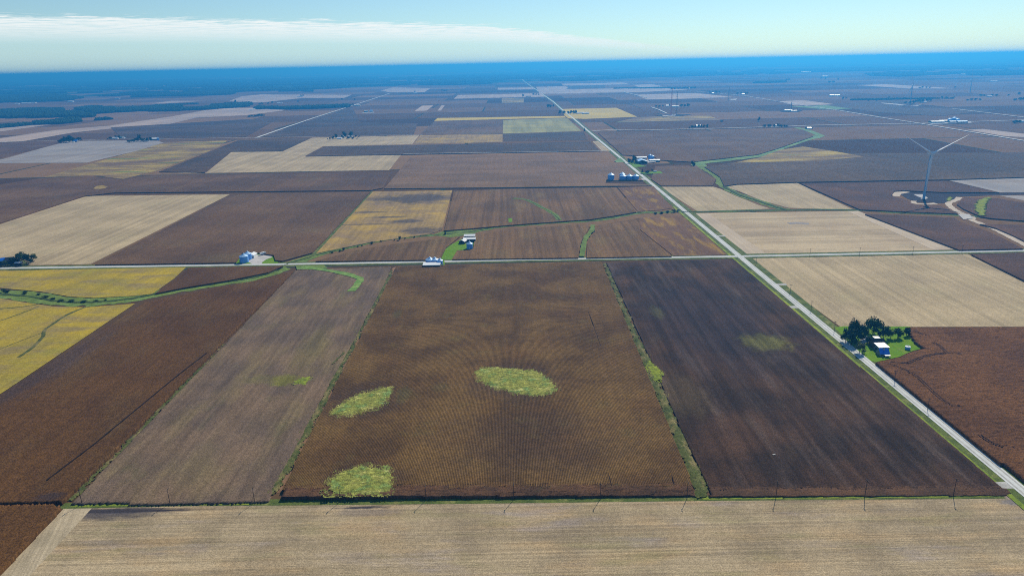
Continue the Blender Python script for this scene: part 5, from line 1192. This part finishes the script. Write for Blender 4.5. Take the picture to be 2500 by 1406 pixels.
grain_bin(2318, 299, 14, 12, 'western far bin behind the white sheds', 'bins behind the white sheds')
grain_bin(2329, 298.5, 15, 15, 'taller far bin behind the white sheds', 'bins behind the white sheds')
grain_bin(2337, 299.5, 13, 12, 'eastern far bin behind the white sheds', 'bins behind the white sheds')
flat('yard', 'gravel_yard', PS([(2268, 302.5), (2300, 300), (2370, 299), (2372, 301.5), (2320, 303), (2275, 304.5)]), 'pale yard of the white sheds', z=1.62)
flat('yard', 'gravel_yard', PS([(884, 276), (913, 274.5), (914, 276.5), (886, 277)]), 'pale pad under the two lone sheds', z=1.62)
flat('yard', 'gravel_yard', PS([(1616, 283.5), (1650, 281.5), (1652, 283.5), (1620, 285)]), 'white gravel pad at the crane site', z=1.62)
flat('yard', 'dark_soil', PS([(1600, 284), (1640, 279), (1690, 281), (1660, 284), (1620, 286)]), 'dark churned soil at the crane site', z=1.55)
flat('yard', 'gravel_yard', PS([(1778, 244), (1800, 242), (1796, 246), (1784, 245)]), 'white gravel pad at the far pole', z=1.62)
flat('yard', 'gravel_yard', PS([(2150, 252), (2190, 255), (2218, 259), (2250, 257), (2240, 260), (2195, 258), (2155, 254)]), 'pale sandy loop at the second turbine', z=1.62)
flat('yard', 'dark_soil', PS([(1903, 272), (1920, 268), (1960, 270), (1950, 274), (1910, 274)]), 'dark soil of the equipment yard', z=1.55)

# ------------------------------------------------------------------ wind turbines
def turbine(px, py, hub_h, R, angle, yaw, label, dark=True):
    x, y = P(px, py)
    o = thing('wind_turbine', label, 'wind turbine', (x, y, 0))
    r0 = hub_h * 0.028
    part('tower', o, lathe([(r0, 13.0 if dark else 0.0), (r0 * 0.92, hub_h * 0.4), (r0 * 0.62, hub_h - 1.2)], 20), 'turbine_tower_shade_blue')
    if dark: part('tower_base', o, lathe([(r0 * 1.06, 0.0), (r0 * 1.02, 13.2)], 20), 'turbine_base')
    part('foundation', o, lathe([(r0 * 2.2, 0.2), (r0 * 1.3, 1.0)], 20), 'concrete')
    nac = part('nacelle', o, join(box(-1.9, 1.9, -2.6, 7.5, hub_h - 1.6, hub_h + 2.0)), 'turbine_white')
    hub = part('hub', o, ([(p[0], -2.6 - p[2], p[1] + hub_h) for p in lathe([(1.9, 0), (1.8, 1.2), (1.2, 2.4), (0.3, 3.0)], 16)[0]], lathe([(1.9, 0), (1.8, 1.2), (1.2, 2.4), (0.3, 3.0)], 16)[1]), 'turbine_white')
    for k in range(3):
        th = angle + k * 2 * math.pi / 3
        prof = [(0.02, 0.9, 0.9), (0.06, 1.0, 0.7), (0.2, 1.9, 0.45), (0.45, 1.35, 0.3), (0.75, 0.85, 0.18), (0.96, 0.45, 0.08), (1.0, 0.15, 0.04)]
        V, F = [], []
        for i, (s, ch, tk) in enumerate(prof):
            ch *= R / 20; tk *= R / 20
            for (u, v_) in ((-0.35 * ch, 0), (0.1 * ch, tk), (0.65 * ch, 0), (0.1 * ch, -tk)):
                lx, lz = u * math.cos(1.3) - v_ * math.sin(1.3), s * R      # blades turned nearly edge to the wind
                v_ = u * math.sin(1.3) + v_ * math.cos(1.3)
                V.append((lx * math.cos(th) + lz * math.sin(th), -4.0 + v_, hub_h - lx * math.sin(th) + lz * math.cos(th)))
            if i:
                q = (i - 1) * 4
                F += [(q + k2, q + (k2 + 1) % 4, q + 4 + (k2 + 1) % 4, q + 4 + k2) for k2 in range(4)]
        F += [(3, 2, 1, 0), tuple(len(V) - 4 + k2 for k2 in range(4))]
        part('blade', o, (V, F), 'turbine_white')
    o.rotation_euler = (0, 0, yaw)
    return o
turbine(2255, 486, 74, 61, math.radians(61.5), math.radians(0), 'tall white wind turbine with two blades raised over the dark corn', False)
turbine(2222, 252, 85, 58, math.radians(98), math.radians(25), 'far wind turbine beside the blue grove', False)
turbine(2368, 226, 85, 55, math.radians(-15), math.radians(10), 'faint wind turbine near the eastern horizon', False)

def mast(px, py, h, wd, mat, label, name='lattice_mast', jib=0.0):
    x, y = P(px, py)
    o = thing(name, label, 'crane' if jib else 'mast', (x, y, 0))
    legs = []
    for sx in (-1, 1):
        for sy in (-1, 1):
            part('leg', o, tube([(sx * wd, sy * wd, 0), (sx * wd * 0.5, sy * wd * 0.5, h)], [0.35, 0.25], 5), mat)
    br = []
    n = int(h / 8)
    for k in range(n):
        z0, z1 = k * h / n, (k + 1) * h / n
        w0 = wd * (1 - 0.5 * z0 / h); w1 = wd * (1 - 0.5 * z1 / h)
        for (a1, a2) in (((-1, -1), (1, -1)), ((1, -1), (1, 1)), ((1, 1), (-1, 1)), ((-1, 1), (-1, -1))):
            br.append(tube([(a1[0] * w0, a1[1] * w0, z0), (a2[0] * w1, a2[1] * w1, z1)], [0.16, 0.16], 4))
    part('bracing', o, join(*br), mat)
    if jib: part('jib', o, tube([(0, 0, h), (jib, 0, h + 2)], [0.8, 0.4], 5), mat)
    return o
mast(1638, 283, 112, 2.2, 'mast_red', 'tall red lattice crane at the far building site', 'tower_crane', 8)
mast(1651, 284, 100, 2.2, 'mast_steel', 'grey tower beside the red lattice crane', jib=0)
mast(1778, 247, 78, 2.0, 'mast_steel', 'thin far mast at the white gravel pad')
mast(1931, 271, 40, 1.6, 'mast_steel', 'short far mast in the equipment yard')
for i, (a, b_, c) in enumerate(((1924, 271, 'long'), (1938, 272.5, 'short'))):
    gable(a, b_, 34 - 8 * i, 10, 4, 1, 'x', W, WM, 'trailer', c + ' white trailer in the far equipment yard', 'trailer')

# ------------------------------------------------------------------ utility poles
POLE = {}
def pole(px, py, h, label, group, along='x'):
    x, y = P(px, py)
    if not POLE:
        POLE['post'] = mesh('post', *tube([(0, 0, -0.3), (0, 0, 5), (0, 0, 10)], [0.17, 0.15, 0.11], 8), 'pole_wood')
        POLE['crossarm'] = mesh('crossarm', *box(-1.3, 1.3, -0.26, -0.12, 9.15, 9.4), 'pole_wood')
        POLE['insulator'] = mesh('insulator', *lathe([(0.05, 9.4), (0.1, 9.45), (0.06, 9.6), (0.1, 9.65), (0.04, 9.75)], 8), 'insulator')
    o = thing('utility_pole', label, 'utility pole', (x, y, 0), 0.0 if along == 'y' else math.pi / 2, group)
    o.scale = (1, 1, h / 10)
    link('post', POLE['post'], o); ca = link('crossarm', POLE['crossarm'], o)
    for xk in (-1.15, 0.0, 1.15):
        link('insulator', POLE['insulator'], ca, (xk, -0.19, 0))
words_ = ['first', 'second', 'third', 'fourth', 'fifth', 'sixth', 'seventh', 'eighth', 'ninth', 'tenth', 'eleventh']
for i, (a, b_) in enumerate(((201, 1231), (415, 1229), (622, 1227), (831, 1224.5), (1040, 1221), (1254, 1219.5), (1466, 1217.5), (1677, 1216.5), (1894, 1216.5), (2111, 1213.5), (2327, 1211.5))):
    pole(a, b_, 9.6 + 0.15 * i, words_[i] + ' utility pole counted from the west along the grass line', 'poles along the grass line')
for i, (a, b_, h) in enumerate(((2264, 1001, 9), (2183, 930.5, 9), (2104.5, 867.5, 9.5), (2036.5, 810, 10), (1980, 758.5, 10), (1929, 716, 9.5), (1846, 645, 9))):
    pole(a, b_, h, words_[i] + ' utility pole counted up the east side of the long road', 'poles along the long road', 'y')
for i, (a, b_) in enumerate(((1977, 626), (2098, 623.5), (2228, 621), (2348, 618))):
    pole(a, b_, 9.5, words_[i] + ' utility pole east of the crossroads along the crossing road', 'poles along the crossing road')

# ------------------------------------------------------------------ haze
hm = bpy.data.materials.new('haze_air'); hm.use_nodes = True
ht = hm.node_tree; ht.nodes.clear()
pv = ht.nodes.new('ShaderNodeVolumePrincipled')
pv.inputs['Color'].default_value = (0.055, 0.41, 1.0, 1)
pv.inputs['Density'].default_value = 1.5e-4
pv.inputs['Absorption Color'].default_value = (0.05, 0.10, 1.0, 1)
pv.inputs['Anisotropy'].default_value = 0.45
ho = ht.nodes.new('ShaderNodeOutputMaterial')
ht.links.new(pv.outputs[0], ho.inputs['Volume'])
MATS['haze_air'] = hm
hx, hy0, hy1, hz0, hz1 = 121000, -20500, 121000, -1.2, 262.0
hv = [(sx * hx, y, z) for z in (hz0, hz1) for y in (hy0, hy1) for sx in (-1, 1)]
hf = [(0, 2, 3, 1), (4, 5, 7, 6), (0, 1, 5, 4), (2, 6, 7, 3), (0, 4, 6, 2), (1, 3, 7, 5)]
tag(link('haze', mesh('haze', hv, hf, 'haze_air')), 'thin blue haze filling the air over the farmland', 'haze', None, 'stuff')
